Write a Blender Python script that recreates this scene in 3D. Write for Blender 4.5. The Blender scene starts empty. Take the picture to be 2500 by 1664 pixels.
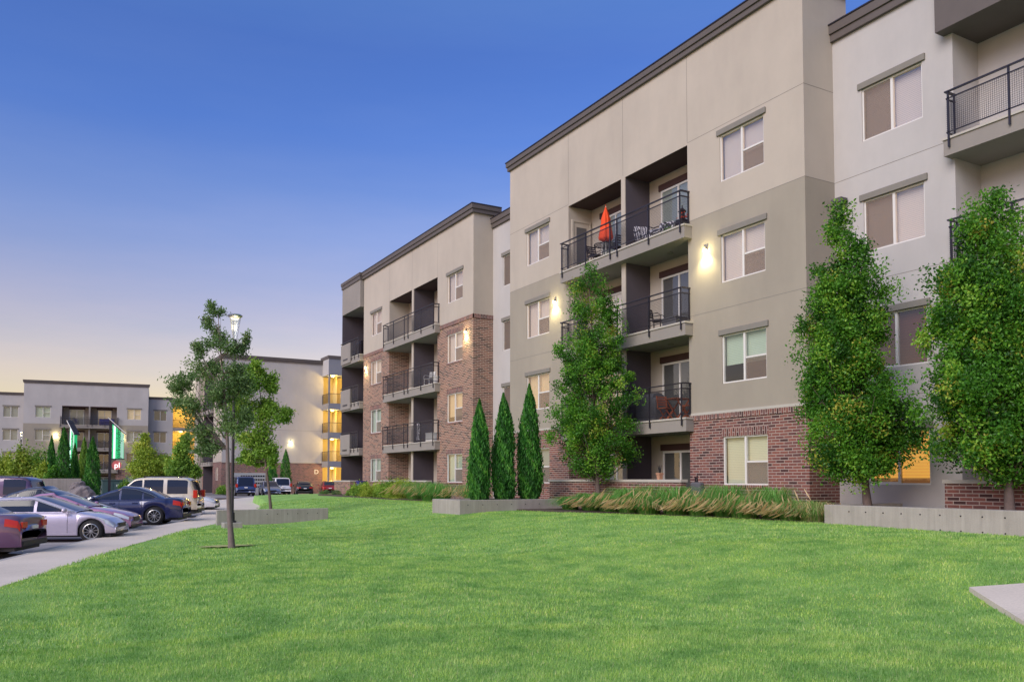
import bpy, bmesh, math, random
import numpy as np
from mathutils import Vector, Matrix
R = math.radians
random.seed(7); RNG = np.random.default_rng(11)
scn = bpy.context.scene
col = scn.collection

# ---------------------------------------------------------------- camera
YAW, PITCH, EYE = R(29.488), R(2.5), 1.6
cam_data = bpy.data.cameras.new('camera'); cam = bpy.data.objects.new('camera', cam_data)
col.objects.link(cam); scn.camera = cam
cam.location = (0, 0, EYE); cam.rotation_euler = (R(90) + PITCH, 0, -YAW)
cam_data.sensor_width = 36; cam_data.lens = 2037 / 2500 * 36
cam_data.shift_y = 0.0989; cam_data.clip_end = 3000; cam_data.clip_start = 0.05

# ---------------------------------------------------------------- sky, sun, exposure
SUN_AZ, SUN_EL = R(-112), R(32)          # azimuth from +Y, negative to the left
SUN_DIR = Vector((math.sin(SUN_AZ) * math.cos(SUN_EL), math.cos(SUN_AZ) * math.cos(SUN_EL), math.sin(SUN_EL)))
world = bpy.data.worlds.new('World'); scn.world = world; world.use_nodes = True
nt = world.node_tree; nt.nodes.clear()
wo = nt.nodes.new('ShaderNodeOutputWorld'); bg = nt.nodes.new('ShaderNodeBackground')
sky = nt.nodes.new('ShaderNodeTexSky'); sky.sky_type = 'NISHITA'; sky.sun_disc = False
sky.sun_elevation = SUN_EL; sky.sun_rotation = SUN_AZ
sky.altitude = 1300; sky.air_density = 1.0; sky.dust_density = 1.2; sky.ozone_density = 1.0
# evening colour grade of the sky by elevation: unseen zenith brightened to add light on the ground, deep blue below it, pale mauve then straw at the horizon
tc = nt.nodes.new('ShaderNodeTexCoord'); sp = nt.nodes.new('ShaderNodeSeparateXYZ')
nt.links.new(tc.outputs['Generated'], sp.inputs[0])
rp = nt.nodes.new('ShaderNodeValToRGB'); nt.links.new(sp.outputs['Z'], rp.inputs[0])
SKY_TINT = [(0.0, (1.5, 1.0, .60)), (0.08, (1.6, 1.03, .63)), (0.12, (1.62, 1.06, .80)), (0.19, (1.5, 1.06, 1.02)), (0.275, (1.18, 1.06, 1.3)), (0.32, (.92, .98, 1.38)),
            (0.38, (.66, .88, 1.48)), (0.46, (.62, .86, 1.5)), (0.62, (1.0, 1.4, 1.9)), (1.0, (4.2, 3.3, 2.3))]
el = rp.color_ramp.elements
el[0].position, el[0].color = SKY_TINT[0][0], (*SKY_TINT[0][1], 1)
el[1].position, el[1].color = SKY_TINT[-1][0], (*SKY_TINT[-1][1], 1)
for p_, c_ in SKY_TINT[1:-1]:
    e_ = el.new(p_); e_.color = (*c_, 1)
mx = nt.nodes.new('ShaderNodeMix'); mx.data_type = 'RGBA'; mx.blend_type = 'MULTIPLY'; mx.inputs[0].default_value = 1.0
nt.links.new(sky.outputs[0], mx.inputs[6]); nt.links.new(rp.outputs[0], mx.inputs[7])
mp = nt.nodes.new('ShaderNodeMapping'); mp.inputs['Scale'].default_value = (1.6, 1.6, 9); nt.links.new(tc.outputs['Generated'], mp.inputs[0])
cn = nt.nodes.new('ShaderNodeTexNoise'); cn.inputs['Scale'].default_value = 1.4; cn.inputs['Detail'].default_value = 6; cn.inputs['Roughness'].default_value = .6; nt.links.new(mp.outputs[0], cn.inputs['Vector'])
cr = nt.nodes.new('ShaderNodeValToRGB'); nt.links.new(cn.outputs[0], cr.inputs[0]); ce = cr.color_ramp.elements
ce[0].position, ce[0].color = .38, (.97, .98, 1.0, 1); ce[1].position, ce[1].color = .68, (1.13, 1.05, 1.01, 1)
m2 = nt.nodes.new('ShaderNodeMix'); m2.data_type = 'RGBA'; m2.blend_type = 'MULTIPLY'; m2.inputs[0].default_value = 1.0
nt.links.new(mx.outputs[2], m2.inputs[6]); nt.links.new(cr.outputs[0], m2.inputs[7]); nt.links.new(m2.outputs[2], bg.inputs[0]); bg.inputs[1].default_value = 0.12
nt.links.new(bg.outputs[0], wo.inputs[0])

sun_l = bpy.data.lights.new('sun', 'SUN'); sun_l.energy = 2.9; sun_l.angle = R(38); sun_l.color = (1.0, .90, .80)
sun = bpy.data.objects.new('sun', sun_l); col.objects.link(sun)
sun.rotation_euler = SUN_DIR.to_track_quat('Z', 'Y').to_euler()
vs = scn.view_settings; vs.view_transform = 'Standard'; vs.look = 'None'; vs.gamma = 1; vs.exposure = 0.08
# ---------------------------------------------------------------- pixel -> world helper (display pixels of a 2356 px wide copy)
_F, _CX, _PY = 2037 * .9424, 1178., 1100.75 - 2037 * .9424 * math.tan(R(2.5))
_d0 = Vector((math.sin(YAW), math.cos(YAW), 0)); RT = Vector((math.cos(YAW), -math.sin(YAW), 0)); UPV = Vector((0, 0, 1))
_fw = _d0 * math.cos(PITCH) + UPV * math.sin(PITCH); _uu = -_d0 * math.sin(PITCH) + UPV * math.cos(PITCH)
CAMP = Vector((0, 0, EYE))
def sight(x, y): return _fw + RT * ((x - _CX) / _F) - _uu * ((y - _PY) / _F)
def onX(x, y, X): d = sight(x, y); return CAMP + d * (X / d.x)
def onY(x, y, Y): d = sight(x, y); return CAMP + d * (Y / d.y)
def onZ(x, y, Z): d = sight(x, y); return CAMP + d * ((Z - EYE) / d.z)
def smooth(t): t = min(1, max(0, t)); return t * t * (3 - 2 * t)
def gz(x, y): return .52 * smooth((x - 7) / 7.5)          # height of the lawn
PZ = -.12                                                  # parking surface

# ---------------------------------------------------------------- object helpers
def tag(o, label=None, cat=None, group=None, kind=None):
    if label: o['label'] = label
    if cat: o['category'] = cat
    if group: o['group'] = group
    if kind: o['kind'] = kind
    return o
def thing(name, label, cat, loc=(0, 0, 0), rz=0, group=None):
    o = bpy.data.objects.new(name, None); col.objects.link(o)
    o.empty_display_size = .2; o.location = loc; o.rotation_euler = (0, 0, rz)
    o['off'] = 0; del o['off']
    return tag(o, label, cat, group)
def root_of(o):
    while o.parent: o = o.parent
    return o
class MB:
    """collects world-space geometry; build() links it as one mesh object (local to its thing)"""
    def __init__(s): s.v = []; s.f = []
    def add(s, vs_, fs):
        b = len(s.v); s.v += [tuple(p) for p in vs_]; s.f += [tuple(i + b for i in f) for f in fs]; return s
    def box(s, x0, x1, y0, y1, z0, z1):
        v = [(x, y, z) for x in (x0, x1) for y in (y0, y1) for z in (z0, z1)]
        return s.add(v, [(0, 1, 3, 2), (4, 6, 7, 5), (0, 4, 5, 1), (2, 3, 7, 6), (0, 2, 6, 4), (1, 5, 7, 3)])
    def fbox(s, F, u0, u1, z0, z1, d0, d1):
        v = [F(u, z, d) for u in (u0, u1) for d in (d0, d1) for z in (z0, z1)]
        return s.add(v, [(0, 1, 3, 2), (4, 6, 7, 5), (0, 4, 5, 1), (2, 3, 7, 6), (0, 2, 6, 4), (1, 5, 7, 3)])
    def quad(s, *p): return s.add(p, [tuple(range(len(p)))])
    def bar(s, a, b, w, h=None):
        a, b = Vector(a), Vector(b); h = h or w; d = (b - a).normalized()
        up = Vector((0, 0, 1)) if abs(d.z) < .95 else Vector((1, 0, 0))
        x = d.cross(up).normalized() * w / 2; y = x.cross(d).normalized() * h / 2
        v = [p + i * x + j * y for p in (a, b) for i, j in ((-1, -1), (1, -1), (1, 1), (-1, 1))]
        return s.add(v, [(0, 3, 2, 1), (4, 5, 6, 7), (0, 1, 5, 4), (1, 2, 6, 5), (2, 3, 7, 6), (3, 0, 4, 7)])
    def tube(s, pts, rad, n=8, cap=True):
        pts = [Vector(p) for p in pts]; b = len(s.v); m = len(pts)
        rad = rad if hasattr(rad, '__len__') else [rad] * m
        ref = Vector((0.3, 1, 0.1))
        for i, p in enumerate(pts):
            d = (pts[min(i + 1, m - 1)] - pts[max(i - 1, 0)]).normalized()
            x = d.cross(ref)
            if x.length < .05: x = d.cross(Vector((1, 0, 0)))
            x.normalize(); y = d.cross(x)
            for k in range(n):
                a = 2 * math.pi * k / n; s.v.append(tuple(p + (x * math.cos(a) + y * math.sin(a)) * rad[i]))
        for i in range(m - 1):
            for k in range(n):
                s.f.append((b + i * n + k, b + i * n + (k + 1) % n, b + (i + 1) * n + (k + 1) % n, b + (i + 1) * n + k))
        if cap: s.f.append(tuple(b + k for k in range(n))[::-1]); s.f.append(tuple(b + (m - 1) * n + k for k in range(n)))
        return s
    def lathe(s, c, prof, n=16, ax='z'):
        b = len(s.v); c = Vector(c); m = len(prof)
        for r, h in prof:
            for k in range(n):
                a = 2 * math.pi * k / n; ca, sa = r * math.cos(a), r * math.sin(a)
                o = {'z': (ca, sa, h), 'y': (ca, h, sa), 'x': (h, ca, sa)}[ax]
                s.v.append(tuple(c + Vector(o)))
        for i in range(m - 1):
            for k in range(n):
                s.f.append((b + i * n + k, b + i * n + (k + 1) % n, b + (i + 1) * n + (k + 1) % n, b + (i + 1) * n + k))
        return s
    def xform(s, M): s.v = [tuple(M @ Vector(p)) for p in s.v]; return s
    def build(s, name, mat, parent=None, smooth_=False, bevel=0, local=False, mesh=None):
        if mesh is None:
            mesh = bpy.data.meshes.new(name)
            vv = s.v
            if parent is not None and not local:
                o = root_of(parent).location; vv = [(p[0] - o.x, p[1] - o.y, p[2] - o.z) for p in vv]
            mesh.from_pydata(vv, [], s.f); mesh.materials.append(mat)
            if smooth_: mesh.polygons.foreach_set('use_smooth', [True] * len(mesh.polygons))
        ob = bpy.data.objects.new(name, mesh); col.objects.link(ob)
        if parent is not None: ob.parent = parent
        if bevel:
            b = ob.modifiers.new('bevel', 'BEVEL'); b.width = bevel; b.segments = 2; b.limit_method = 'ANGLE'
        return ob
def np_obj(name, V, nper, mat, parent=None, tint=None, off=None):
    """mesh of equal polygons: V is (count*nper, 3); one polygon per nper vertices; tint one value per polygon"""
    V = np.asarray(V, np.float32).reshape(-1, 3)
    if parent is not None: V = V - np.array(root_of(parent).location, np.float32)
    n = len(V) // nper; me = bpy.data.meshes.new(name)
    me.vertices.add(len(V)); me.vertices.foreach_set('co', V.ravel())
    me.loops.add(len(V)); me.loops.foreach_set('vertex_index', np.arange(len(V), dtype=np.int32))
    me.polygons.add(n); me.polygons.foreach_set('loop_start', np.arange(0, n * nper, nper, dtype=np.int32))
    me.update(calc_edges=True)
    if tint is not None:
        at = me.attributes.new('tint', 'FLOAT', 'POINT'); at.data.foreach_set('value', np.repeat(np.asarray(tint, np.float32), nper))
    me.materials.append(mat); ob = bpy.data.objects.new(name, me); col.objects.link(ob)
    if parent is not None: ob.parent = parent
    return ob
def copy_tree(o, parent=None):
    c = o.copy(); col.objects.link(c)
    if parent: c.parent = parent
    for ch in list(o.children): copy_tree(ch, c)
    return c
def text_mb(txt, size, M, depth=.01):
    cu = bpy.data.curves.new('letters', 'FONT'); cu.body = txt; cu.size = size; cu.extrude = depth; cu.align_x = 'CENTER'; cu.align_y = 'CENTER'
    cu.resolution_u = 4
    ob = bpy.data.objects.new('letters', cu); col.objects.link(ob)
    dg = bpy.context.evaluated_depsgraph_get(); me = bpy.data.meshes.new_from_object(ob.evaluated_get(dg))
    mb = MB().add([M @ v.co for v in me.vertices], [tuple(p.vertices) for p in me.polygons])
    bpy.data.objects.remove(ob); bpy.data.curves.remove(cu); bpy.data.meshes.remove(me); return mb

# ---------------------------------------------------------------- materials
MAT = {}
def new_mat(name):
    m = bpy.data.materials.new(name); m.use_nodes = True; n = m.node_tree; n.nodes.clear()
    out = n.nodes.new('ShaderNodeOutputMaterial'); b = n.nodes.new('ShaderNodeBsdfPrincipled'); n.links.new(b.outputs[0], out.inputs[0])
    MAT[name] = m; return m, n, b, out
def N(n, t, **k):
    o = n.nodes.new('ShaderNode' + t)
    for a, v in k.items():
        if isinstance(a, str) and hasattr(o, a): setattr(o, a, v)
    return o
def ramp(n, src, stops):
    r = N(n, 'ValToRGB'); n.links.new(src, r.inputs[0]); e = r.color_ramp.elements
    e[0].position, e[0].color = stops[0][0], (*stops[0][1], 1); e[1].position, e[1].color = stops[-1][0], (*stops[-1][1], 1)
    for p, c in stops[1:-1]:
        x = e.new(p); x.color = (*c, 1)
    return r.outputs[0]
def mixc(n, fac, a, b, mode='MIX'):
    m = N(n, 'Mix'); m.data_type = 'RGBA'; m.blend_type = mode
    for i, v in ((0, fac), (6, a), (7, b)):
        if hasattr(v, 'is_linked'): n.links.new(v, m.inputs[i])
        else: m.inputs[i].default_value = v if i == 0 else (*v, 1)
    return m.outputs[2]
def noise(n, scale, detail=4, vec=None, rough=.55):
    t = N(n, 'TexNoise'); t.inputs['Scale'].default_value = scale; t.inputs['Detail'].default_value = detail; t.inputs['Roughness'].default_value = rough
    if vec is not None: n.links.new(vec, t.inputs['Vector'])
    return t
def pos(n): return N(n, 'NewGeometry').outputs['Position']
def mapped(n, v, sc):
    m = N(n, 'Mapping'); m.inputs['Scale'].default_value = sc; n.links.new(v, m.inputs[0]); return m.outputs[0]
def bump(n, b, h, strength=.3, dist=.01):
    k = N(n, 'Bump'); k.inputs['Strength'].default_value = strength; k.inputs['Distance'].default_value = dist
    n.links.new(h, k.inputs['Height']); n.links.new(k.outputs[0], b.inputs['Normal'])
def plain(name, c, rough=.6, metal=0, var=.12, scale=3., bmp=0, bscale=60, spec=.4, emit=None):
    m, n, b, _ = new_mat(name)
    P = pos(n); nz = noise(n, scale, 5, P).outputs[0]
    cc = mixc(n, nz, tuple(x * (1 - var) for x in c), tuple(min(1, x * (1 + var)) for x in c))
    n.links.new(cc, b.inputs['Base Color']); b.inputs['Roughness'].default_value = rough; b.inputs['Metallic'].default_value = metal
    b.inputs['Specular IOR Level'].default_value = spec
    if bmp: bump(n, b, noise(n, bscale, 4, P).outputs[0], bmp, .01)
    if emit: b.inputs['Emission Color'].default_value = (*emit[0], 1); b.inputs['Emission Strength'].default_value = emit[1]
    return m
def stucco(name, c, stain=.15):
    m, n, b, _ = new_mat(name); P = pos(n)
    big = noise(n, .38, 7, P, .68).outputs[0]; streak = noise(n, 1.0, 4, mapped(n, P, (.9, .9, .3)), .6).outputs[0]
    c1 = mixc(n, big, tuple(x * (1 - stain) for x in c), tuple(x * (1 + stain * .8) for x in c))
    st = ramp(n, streak, [(.35, (.86, .86, .87)), (.6, (1, 1, 1))])
    cc = mixc(n, .5, c1, st, 'MULTIPLY'); n.links.new(cc, b.inputs['Base Color'])
    b.inputs['Roughness'].default_value = .85; b.inputs['Specular IOR Level'].default_value = .25
    bump(n, b, noise(n, 55, 6, P, .7).outputs[0], .35, .008); return m
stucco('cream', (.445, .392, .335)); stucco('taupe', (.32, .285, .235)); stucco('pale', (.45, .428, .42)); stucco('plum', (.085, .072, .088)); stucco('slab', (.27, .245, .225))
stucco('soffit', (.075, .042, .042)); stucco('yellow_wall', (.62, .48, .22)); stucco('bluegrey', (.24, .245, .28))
plain('trim', (.105, .088, .083), .65, bmp=.12); plain('lintel', (.20, .185, .165), .8, bmp=.3, bscale=90)
plain('vinyl', (.64, .62, .60), .4, var=.04); plain('rail', (.034, .031, .042), .35, .3, var=.2); plain('ledge', (.42, .39, .35), .8, bmp=.2)
plain('roofing', (.2, .19, .18), .9); plain('dark', (.02, .018, .02), .7); plain('steel', (.45, .45, .47), .35, .8); plain('white', (.78, .76, .74), .5, var=.03)
def brick(name, c1, c2, mortar, w=.30, h=.085, swap=False):
    m, n, b, _ = new_mat(name); P = pos(n); s = N(n, 'SeparateXYZ'); n.links.new(P, s.inputs[0])
    a = N(n, 'Math', operation='ADD'); n.links.new(s.outputs[0], a.inputs[0]); n.links.new(s.outputs[1], a.inputs[1])
    cb = N(n, 'CombineXYZ'); n.links.new(a.outputs[0], cb.inputs[1 if swap else 0]); n.links.new(s.outputs[2], cb.inputs[0 if swap else 1])
    t = N(n, 'TexBrick'); n.links.new(cb.outputs[0], t.inputs['Vector'])
    t.inputs['Scale'].default_value = 1; t.inputs['Brick Width'].default_value = w; t.inputs['Row Height'].default_value = h
    t.inputs['Mortar Size'].default_value = .011; t.inputs['Mortar Smooth'].default_value = .15; t.inputs['Bias'].default_value = -.1
    t.inputs['Color1'].default_value = (0, 0, 0, 1); t.inputs['Color2'].default_value = (1, 1, 1, 1); t.inputs['Mortar'].default_value = (.5, .5, .5, 1)
    dark = tuple(x * .45 for x in c2)
    bc = ramp(n, t.outputs['Color'], [(0, dark), (.16, c2), (.5, tuple((x + y) / 2 for x, y in zip(c1, c2))), (1, c1)])
    grain = noise(n, 18, 5, P).outputs[0]; big = noise(n, .6, 4, P).outputs[0]
    bc = mixc(n, .5, bc, ramp(n, grain, [(.3, (.6, .6, .62)), (.7, (1.25, 1.2, 1.2))]), 'MULTIPLY')
    bc = mixc(n, .4, bc, ramp(n, big, [(.35, (.7, .72, .8)), (.65, (1.2, 1.1, 1.0))]), 'MULTIPLY')
    fin = mixc(n, t.outputs['Fac'], bc, mortar); n.links.new(fin, b.inputs['Base Color']); b.inputs['Roughness'].default_value = .85
    iv = N(n, 'Math', operation='SUBTRACT'); iv.inputs[0].default_value = 1; n.links.new(t.outputs['Fac'], iv.inputs[1])
    ad = N(n, 'Math', operation='MULTIPLY_ADD'); n.links.new(grain, ad.inputs[0]); ad.inputs[1].default_value = .35; n.links.new(iv.outputs[0], ad.inputs[2])
    bump(n, b, ad.outputs[0], .6, .012); return m
BR = ((.24, .09, .066), (.135, .055, .052), (.37, .295, .26))
brick('brick', *BR); brick('brick_soldier', *BR, swap=True, w=.24, h=.085)
brick('brick_far', *BR); brick('brick_warm', (.31, .155, .105), (.175, .09, .07), (.44, .36, .29))
def concrete(name, c):
    m, n, b, _ = new_mat(name); P = pos(n)
    st = noise(n, 1, 5, mapped(n, P, (9, 9, .5)), .65).outputs[0]; big = noise(n, 1.3, 6, P).outputs[0]; fine = noise(n, 40, 5, P).outputs[0]
    cc = mixc(n, st, tuple(x * .62 for x in c), tuple(x * 1.25 for x in c)); cc = mixc(n, .5, cc, ramp(n, big, [(.3, (.7, .68, .66)), (.7, (1.15, 1.15, 1.15))]), 'MULTIPLY')
    cc = mixc(n, .35, cc, ramp(n, fine, [(.3, (.8, .8, .8)), (.7, (1.1, 1.1, 1.1))]), 'MULTIPLY')
    n.links.new(cc, b.inputs['Base Color']); b.inputs['Roughness'].default_value = .9; bump(n, b, fine, .25, .01); return m
concrete('concrete', (.36, .33, .30))
def paving(name, c, joint=None):
    m, n, b, _ = new_mat(name); P = pos(n)
    big = noise(n, .5, 6, P, .65).outputs[0]; fine = noise(n, 30, 6, P, .7).outputs[0]
    cc = mixc(n, big, tuple(x * .72 for x in c), tuple(x * 1.22 for x in c)); cc = mixc(n, .6, cc, ramp(n, fine, [(.3, (.75, .75, .75)), (.7, (1.15, 1.15, 1.15))]), 'MULTIPLY')
    n.links.new(cc, b.inputs['Base Color']); b.inputs['Roughness'].default_value = .92; bump(n, b, fine, .3, .006); return m
paving('asphalt', (.24, .22, .235)); paving('sidewalk', (.64, .55, .475)); paving('kerb', (.40, .37, .36)); paving('mulch', (.075, .05, .04)); paving('far_ground', (.12, .13, .08))
def foliage(name, stops, trans=.3, rough=.55, patch=None):
    m, n, b, out = new_mat(name)
    at = N(n, 'Attribute'); at.attribute_name = 'tint'
    c = ramp(n, at.outputs['Fac'], stops)
    if patch:
        nz = noise(n, patch[0], 5, pos(n), .6).outputs[0]; c = mixc(n, 1.0, c, ramp(n, nz, [(.37, patch[1]), (.5, (1, 1, 1)), (.63, patch[2])]), 'MULTIPLY')
    n.links.new(c, b.inputs['Base Color']); b.inputs['Roughness'].default_value = rough; b.inputs['Specular IOR Level'].default_value = .35
    tr = N(n, 'BsdfTranslucent'); n.links.new(mixc(n, 1.0, c, (1.1, 1.15, .6), 'MULTIPLY'), tr.inputs[0])
    mx_ = N(n, 'MixShader'); mx_.inputs[0].default_value = trans
    n.links.new(b.outputs[0], mx_.inputs[1]); n.links.new(tr.outputs[0], mx_.inputs[2]); n.links.new(mx_.outputs[0], out.inputs[0]); return m
foliage('lawn_blades', [(0, (.14, .30, .055)), (.35, (.27, .49, .105)), (.6, (.39, .57, .16)), (.88, (.53, .68, .24)), (1, (.64, .60, .34))], .35, patch=(1.5, (.52, .68, .62), (1.28, 1.15, 1.02)))
foliage('pear_leaf', [(0, (.022, .085, .010)), (.35, (.06, .20, .018)), (.65, (.14, .35, .032)), (.92, (.30, .48, .055)), (1, (.44, .42, .07))], .35, .42)
foliage('ash_leaf', [(0, (.07, .13, .05)), (.5, (.15, .26, .085)), (.85, (.26, .34, .13)), (1, (.33, .26, .18))])
foliage('light_leaf', [(0, (.08, .20, .022)), (.5, (.20, .36, .045)), (.85, (.34, .48, .07)), (1, (.46, .48, .10))])
foliage('cypress_leaf', [(0, (.015, .075, .012)), (.45, (.045, .20, .025)), (.8, (.12, .37, .045)), (1, (.26, .44, .07))])
foliage('yellow_leaf', [(0, (.13, .23, .022)), (.5, (.31, .43, .05)), (.85, (.50, .56, .08)), (1, (.64, .60, .13))])
foliage('fountain_blade', [(0, (.05, .18, .035)), (.5, (.12, .34, .065)), (.85, (.25, .46, .11)), (1, (.42, .42, .20))], .3)
foliage('plume', [(0, (.48, .32, .18)), (.5, (.68, .50, .31)), (1, (.84, .68, .47))], .35)
plain('bare_soil', (.36, .36, .14), .95, var=.4, scale=9)
plain('bark', (.13, .095, .085), .9, var=.35, scale=14, bmp=.6, bscale=40); plain('bark_grey', (.17, .13, .125), .9, var=.35, scale=14, bmp=.6, bscale=40)
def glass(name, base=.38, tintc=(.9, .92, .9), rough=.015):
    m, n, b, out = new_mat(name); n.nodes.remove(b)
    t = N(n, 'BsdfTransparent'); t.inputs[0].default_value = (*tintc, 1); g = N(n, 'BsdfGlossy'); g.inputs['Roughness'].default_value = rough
    g.inputs['Color'].default_value = (1.0, .78, .62, 1) if name == 'glass' else (.95, .95, .95, 1)  # warm gloss colour on facade panes stands in for a pink sky reflection
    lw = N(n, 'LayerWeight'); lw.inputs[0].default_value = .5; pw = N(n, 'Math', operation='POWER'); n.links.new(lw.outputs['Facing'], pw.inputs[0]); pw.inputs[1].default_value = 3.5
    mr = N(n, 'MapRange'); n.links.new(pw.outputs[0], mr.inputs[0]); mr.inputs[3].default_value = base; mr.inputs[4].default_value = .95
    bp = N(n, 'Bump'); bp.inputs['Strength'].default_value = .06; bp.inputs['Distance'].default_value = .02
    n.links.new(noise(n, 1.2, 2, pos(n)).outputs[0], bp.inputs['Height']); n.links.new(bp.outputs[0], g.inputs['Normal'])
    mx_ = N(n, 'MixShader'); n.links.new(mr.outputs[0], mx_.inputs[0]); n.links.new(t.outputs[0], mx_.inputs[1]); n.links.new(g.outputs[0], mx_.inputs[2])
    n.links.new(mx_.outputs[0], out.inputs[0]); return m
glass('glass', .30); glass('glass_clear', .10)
def blind(name, c, emit=0, scale=20., vert=False):
    m, n, b, _ = new_mat(name); s = N(n, 'SeparateXYZ'); n.links.new(pos(n), s.inputs[0])
    k = N(n, 'Math', operation='MULTIPLY'); n.links.new(s.outputs[2], k.inputs[0]); k.inputs[1].default_value = scale
    fr = N(n, 'Math', operation='FRACT'); n.links.new(k.outputs[0], fr.inputs[0])
    cc = ramp(n, fr.outputs[0], [(0, tuple(x * .45 for x in c)), (.22, tuple(x * .95 for x in c)), (1, c)])
    n.links.new(cc, b.inputs['Base Color']); b.inputs['Roughness'].default_value = .6
    bump(n, b, fr.outputs[0], .5, .02)
    if emit: n.links.new(cc, b.inputs['Emission Color']); b.inputs['Emission Strength'].default_value = emit
    return m
blind('blind_white', (.97, .83, .74)); blind('blind_green', (.52, .62, .50)); blind('blind_cream', (.66, .66, .50)); blind('blind_brown', (.14, .038, .02), scale=14.); blind('blind_grey', (.33, .36, .35)); blind('blind_dark', (.12, .115, .12))
blind('blind_lit', (.90, .42, .05), .62, scale=13.); blind('blind_warm', (.85, .66, .42), .12)
def screen(name, c, a):
    m, n, b, out = new_mat(name); t = N(n, 'BsdfTransparent'); mx_ = N(n, 'MixShader'); mx_.inputs[0].default_value = a
    b.inputs['Base Color'].default_value = (*c, 1); b.inputs['Roughness'].default_value = .8
    n.links.new(t.outputs[0], mx_.inputs[1]); n.links.new(b.outputs[0], mx_.inputs[2]); n.links.new(mx_.outputs[0], out.inputs[0])
screen('insect_screen', (.22, .165, .135), .62); screen('fine_mesh', (.035, .03, .035), .5)
def emis(name, c, s, base=(.8, .8, .8)):
    m, n, b, _ = new_mat(name); b.inputs['Base Color'].default_value = (*base, 1); b.inputs['Emission Color'].default_value = (*c, 1); b.inputs['Emission Strength'].default_value = s
emis('lamp_glow', (1, .86, .50), 9); emis('post_glow', (1, .82, .50), 1.0); emis('sign_green', (.01, .50, .16), .75, (.03, .3, .1)); emis('sign_tube', (.40, 1, .66), 1.1); emis('sign_white', (1, .93, .88), 1.2); emis('sign_red', (.45, .09, .09), .45, (.4, .1, .1)); emis('stair_glow', (1, .74, .26), 12)
def paint(name, c, metal=.3, rough=.3):
    m, n, b, _ = new_mat(name); nz = noise(n, 2.5, 4, pos(n)).outputs[0]
    n.links.new(mixc(n, nz, tuple(x * .9 for x in c), tuple(min(1, x * 1.1) for x in c)), b.inputs['Base Color'])
    b.inputs['Metallic'].default_value = metal; b.inputs['Roughness'].default_value = rough; b.inputs['Coat Weight'].default_value = 1; b.inputs['Coat Roughness'].default_value = .04; return m
paint('navy', (.012, .016, .075), .2); paint('champagne', (.62, .54, .43), .3); paint('car_white', (.68, .66, .70), .1); paint('lilac', (.52, .46, .57), .3); paint('mauve', (.42, .19, .33), .1)
paint('maroon', (.13, .06, .125), .2); paint('charcoal', (.05, .045, .07), .4); paint('blue_suv', (.035, .055, .16), .3); paint('steel_blue', (.16, .20, .33), .5); paint('car_black', (.008, .008, .011), .1); paint('car_red', (.30, .012, .02), .2); paint('plum_suv', (.09, .045, .09), .4); paint('silver_trim', (.42, .40, .40), .6)
plain('rubber', (.016, .015, .017), .8); plain('rim', (.55, .54, .55), .28, .85, var=.05); plain('black_plastic', (.015, .014, .017), .5)
plain('car_glass', (.016, .020, .036), .04, 0, spec=.45, var=.05); plain('tail_red', (.42, .025, .015), .2, emit=((.9, .04, .02), .04)); plain('head_lens', (.72, .72, .72), .08, .3, var=.05); plain('amber', (.6, .18, .03), .2); plain('chrome', (.65, .65, .66), .12, 1, var=.03)
plain('orange_cloth', (.78, .075, .018), .8, bmp=.2); plain('teak', (.30, .085, .04), .6, var=.3, scale=12); plain('iron', (.03, .022, .028), .5, .4); plain('terracotta', (.42, .22, .14), .8); plain('stone', (.19, .165, .17), .9, var=.35, scale=3, bmp=.8, bscale=6); plain('utility_green', (.055, .10, .095), .6); plain('mail_grey', (.42, .43, .44), .5)
plain('cover_grey', (.10, .10, .115), .8, bmp=.4, bscale=9); plain('lilac_box', (.36, .30, .42), .6); plain('blue_plastic', (.03, .03, .20), .4); plain('door_paint', (.45, .40, .34), .6)
def zebra():
    m, n, b, _ = new_mat('zebra'); w = N(n, 'TexWave'); w.inputs['Scale'].default_value = 4; w.inputs['Distortion'].default_value = 9; w.inputs['Detail'].default_value = 3
    n.links.new(pos(n), w.inputs['Vector']); n.links.new(ramp(n, w.outputs['Fac'], [(.45, (.06, .055, .08)), (.55, (.55, .53, .58))]), b.inputs['Base Color']); b.inputs['Roughness'].default_value = .85
zebra()
emis('room_warm', (.8, .33, .05), .12, (.3, .12, .03))
# ---------------------------------------------------------------- building kit: a facade frame maps (u along, z up, d outward) to the world
def FX(X): return lambda u, z, d: (X - d, u, z)
def FXp(X): return lambda u, z, d: (X + d, u, z)
def FY(Y): return lambda u, z, d: (u, Y - d, z)
def FYp(Y): return lambda u, z, d: (u, Y + d, z)
def wall(name, F, u0, u1, z0, z1, mat, parent, holes=(), reveal=.14, thick=.0):
    us = sorted({u0, u1, *[min(max(h[i], u0), u1) for h in holes for i in (0, 1)]}); zs = sorted({z0, z1, *[min(max(h[i], z0), z1) for h in holes for i in (2, 3)]})
    m = MB()
    for a, b in zip(us, us[1:]):
        for c, d in zip(zs, zs[1:]):
            cu, cz = (a + b) / 2, (c + d) / 2
            if any(h[0] < cu < h[1] and h[2] < cz < h[3] for h in holes): continue
            m.quad(F(a, c, 0), F(b, c, 0), F(b, d, 0), F(a, d, 0))
    for h in holes:
        if len(h) > 4: continue
        a, b, c, d = max(h[0], u0), min(h[1], u1), max(h[2], z0), min(h[3], z1)
        if a >= b or c >= d: continue
        for p, q in (((a, c), (a, d)), ((b, c), (b, d)), ((a, c), (b, c)), ((a, d), (b, d))):
            if p[1] == q[1] and (p[1] == z0 and h[2] < z0 or p[1] == z1 and h[3] > z1): continue
            m.quad(F(*p, 0), F(*q, 0), F(*q, -reveal), F(*p, -reveal))
    return m.build(name, MAT[mat], parent)
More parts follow.
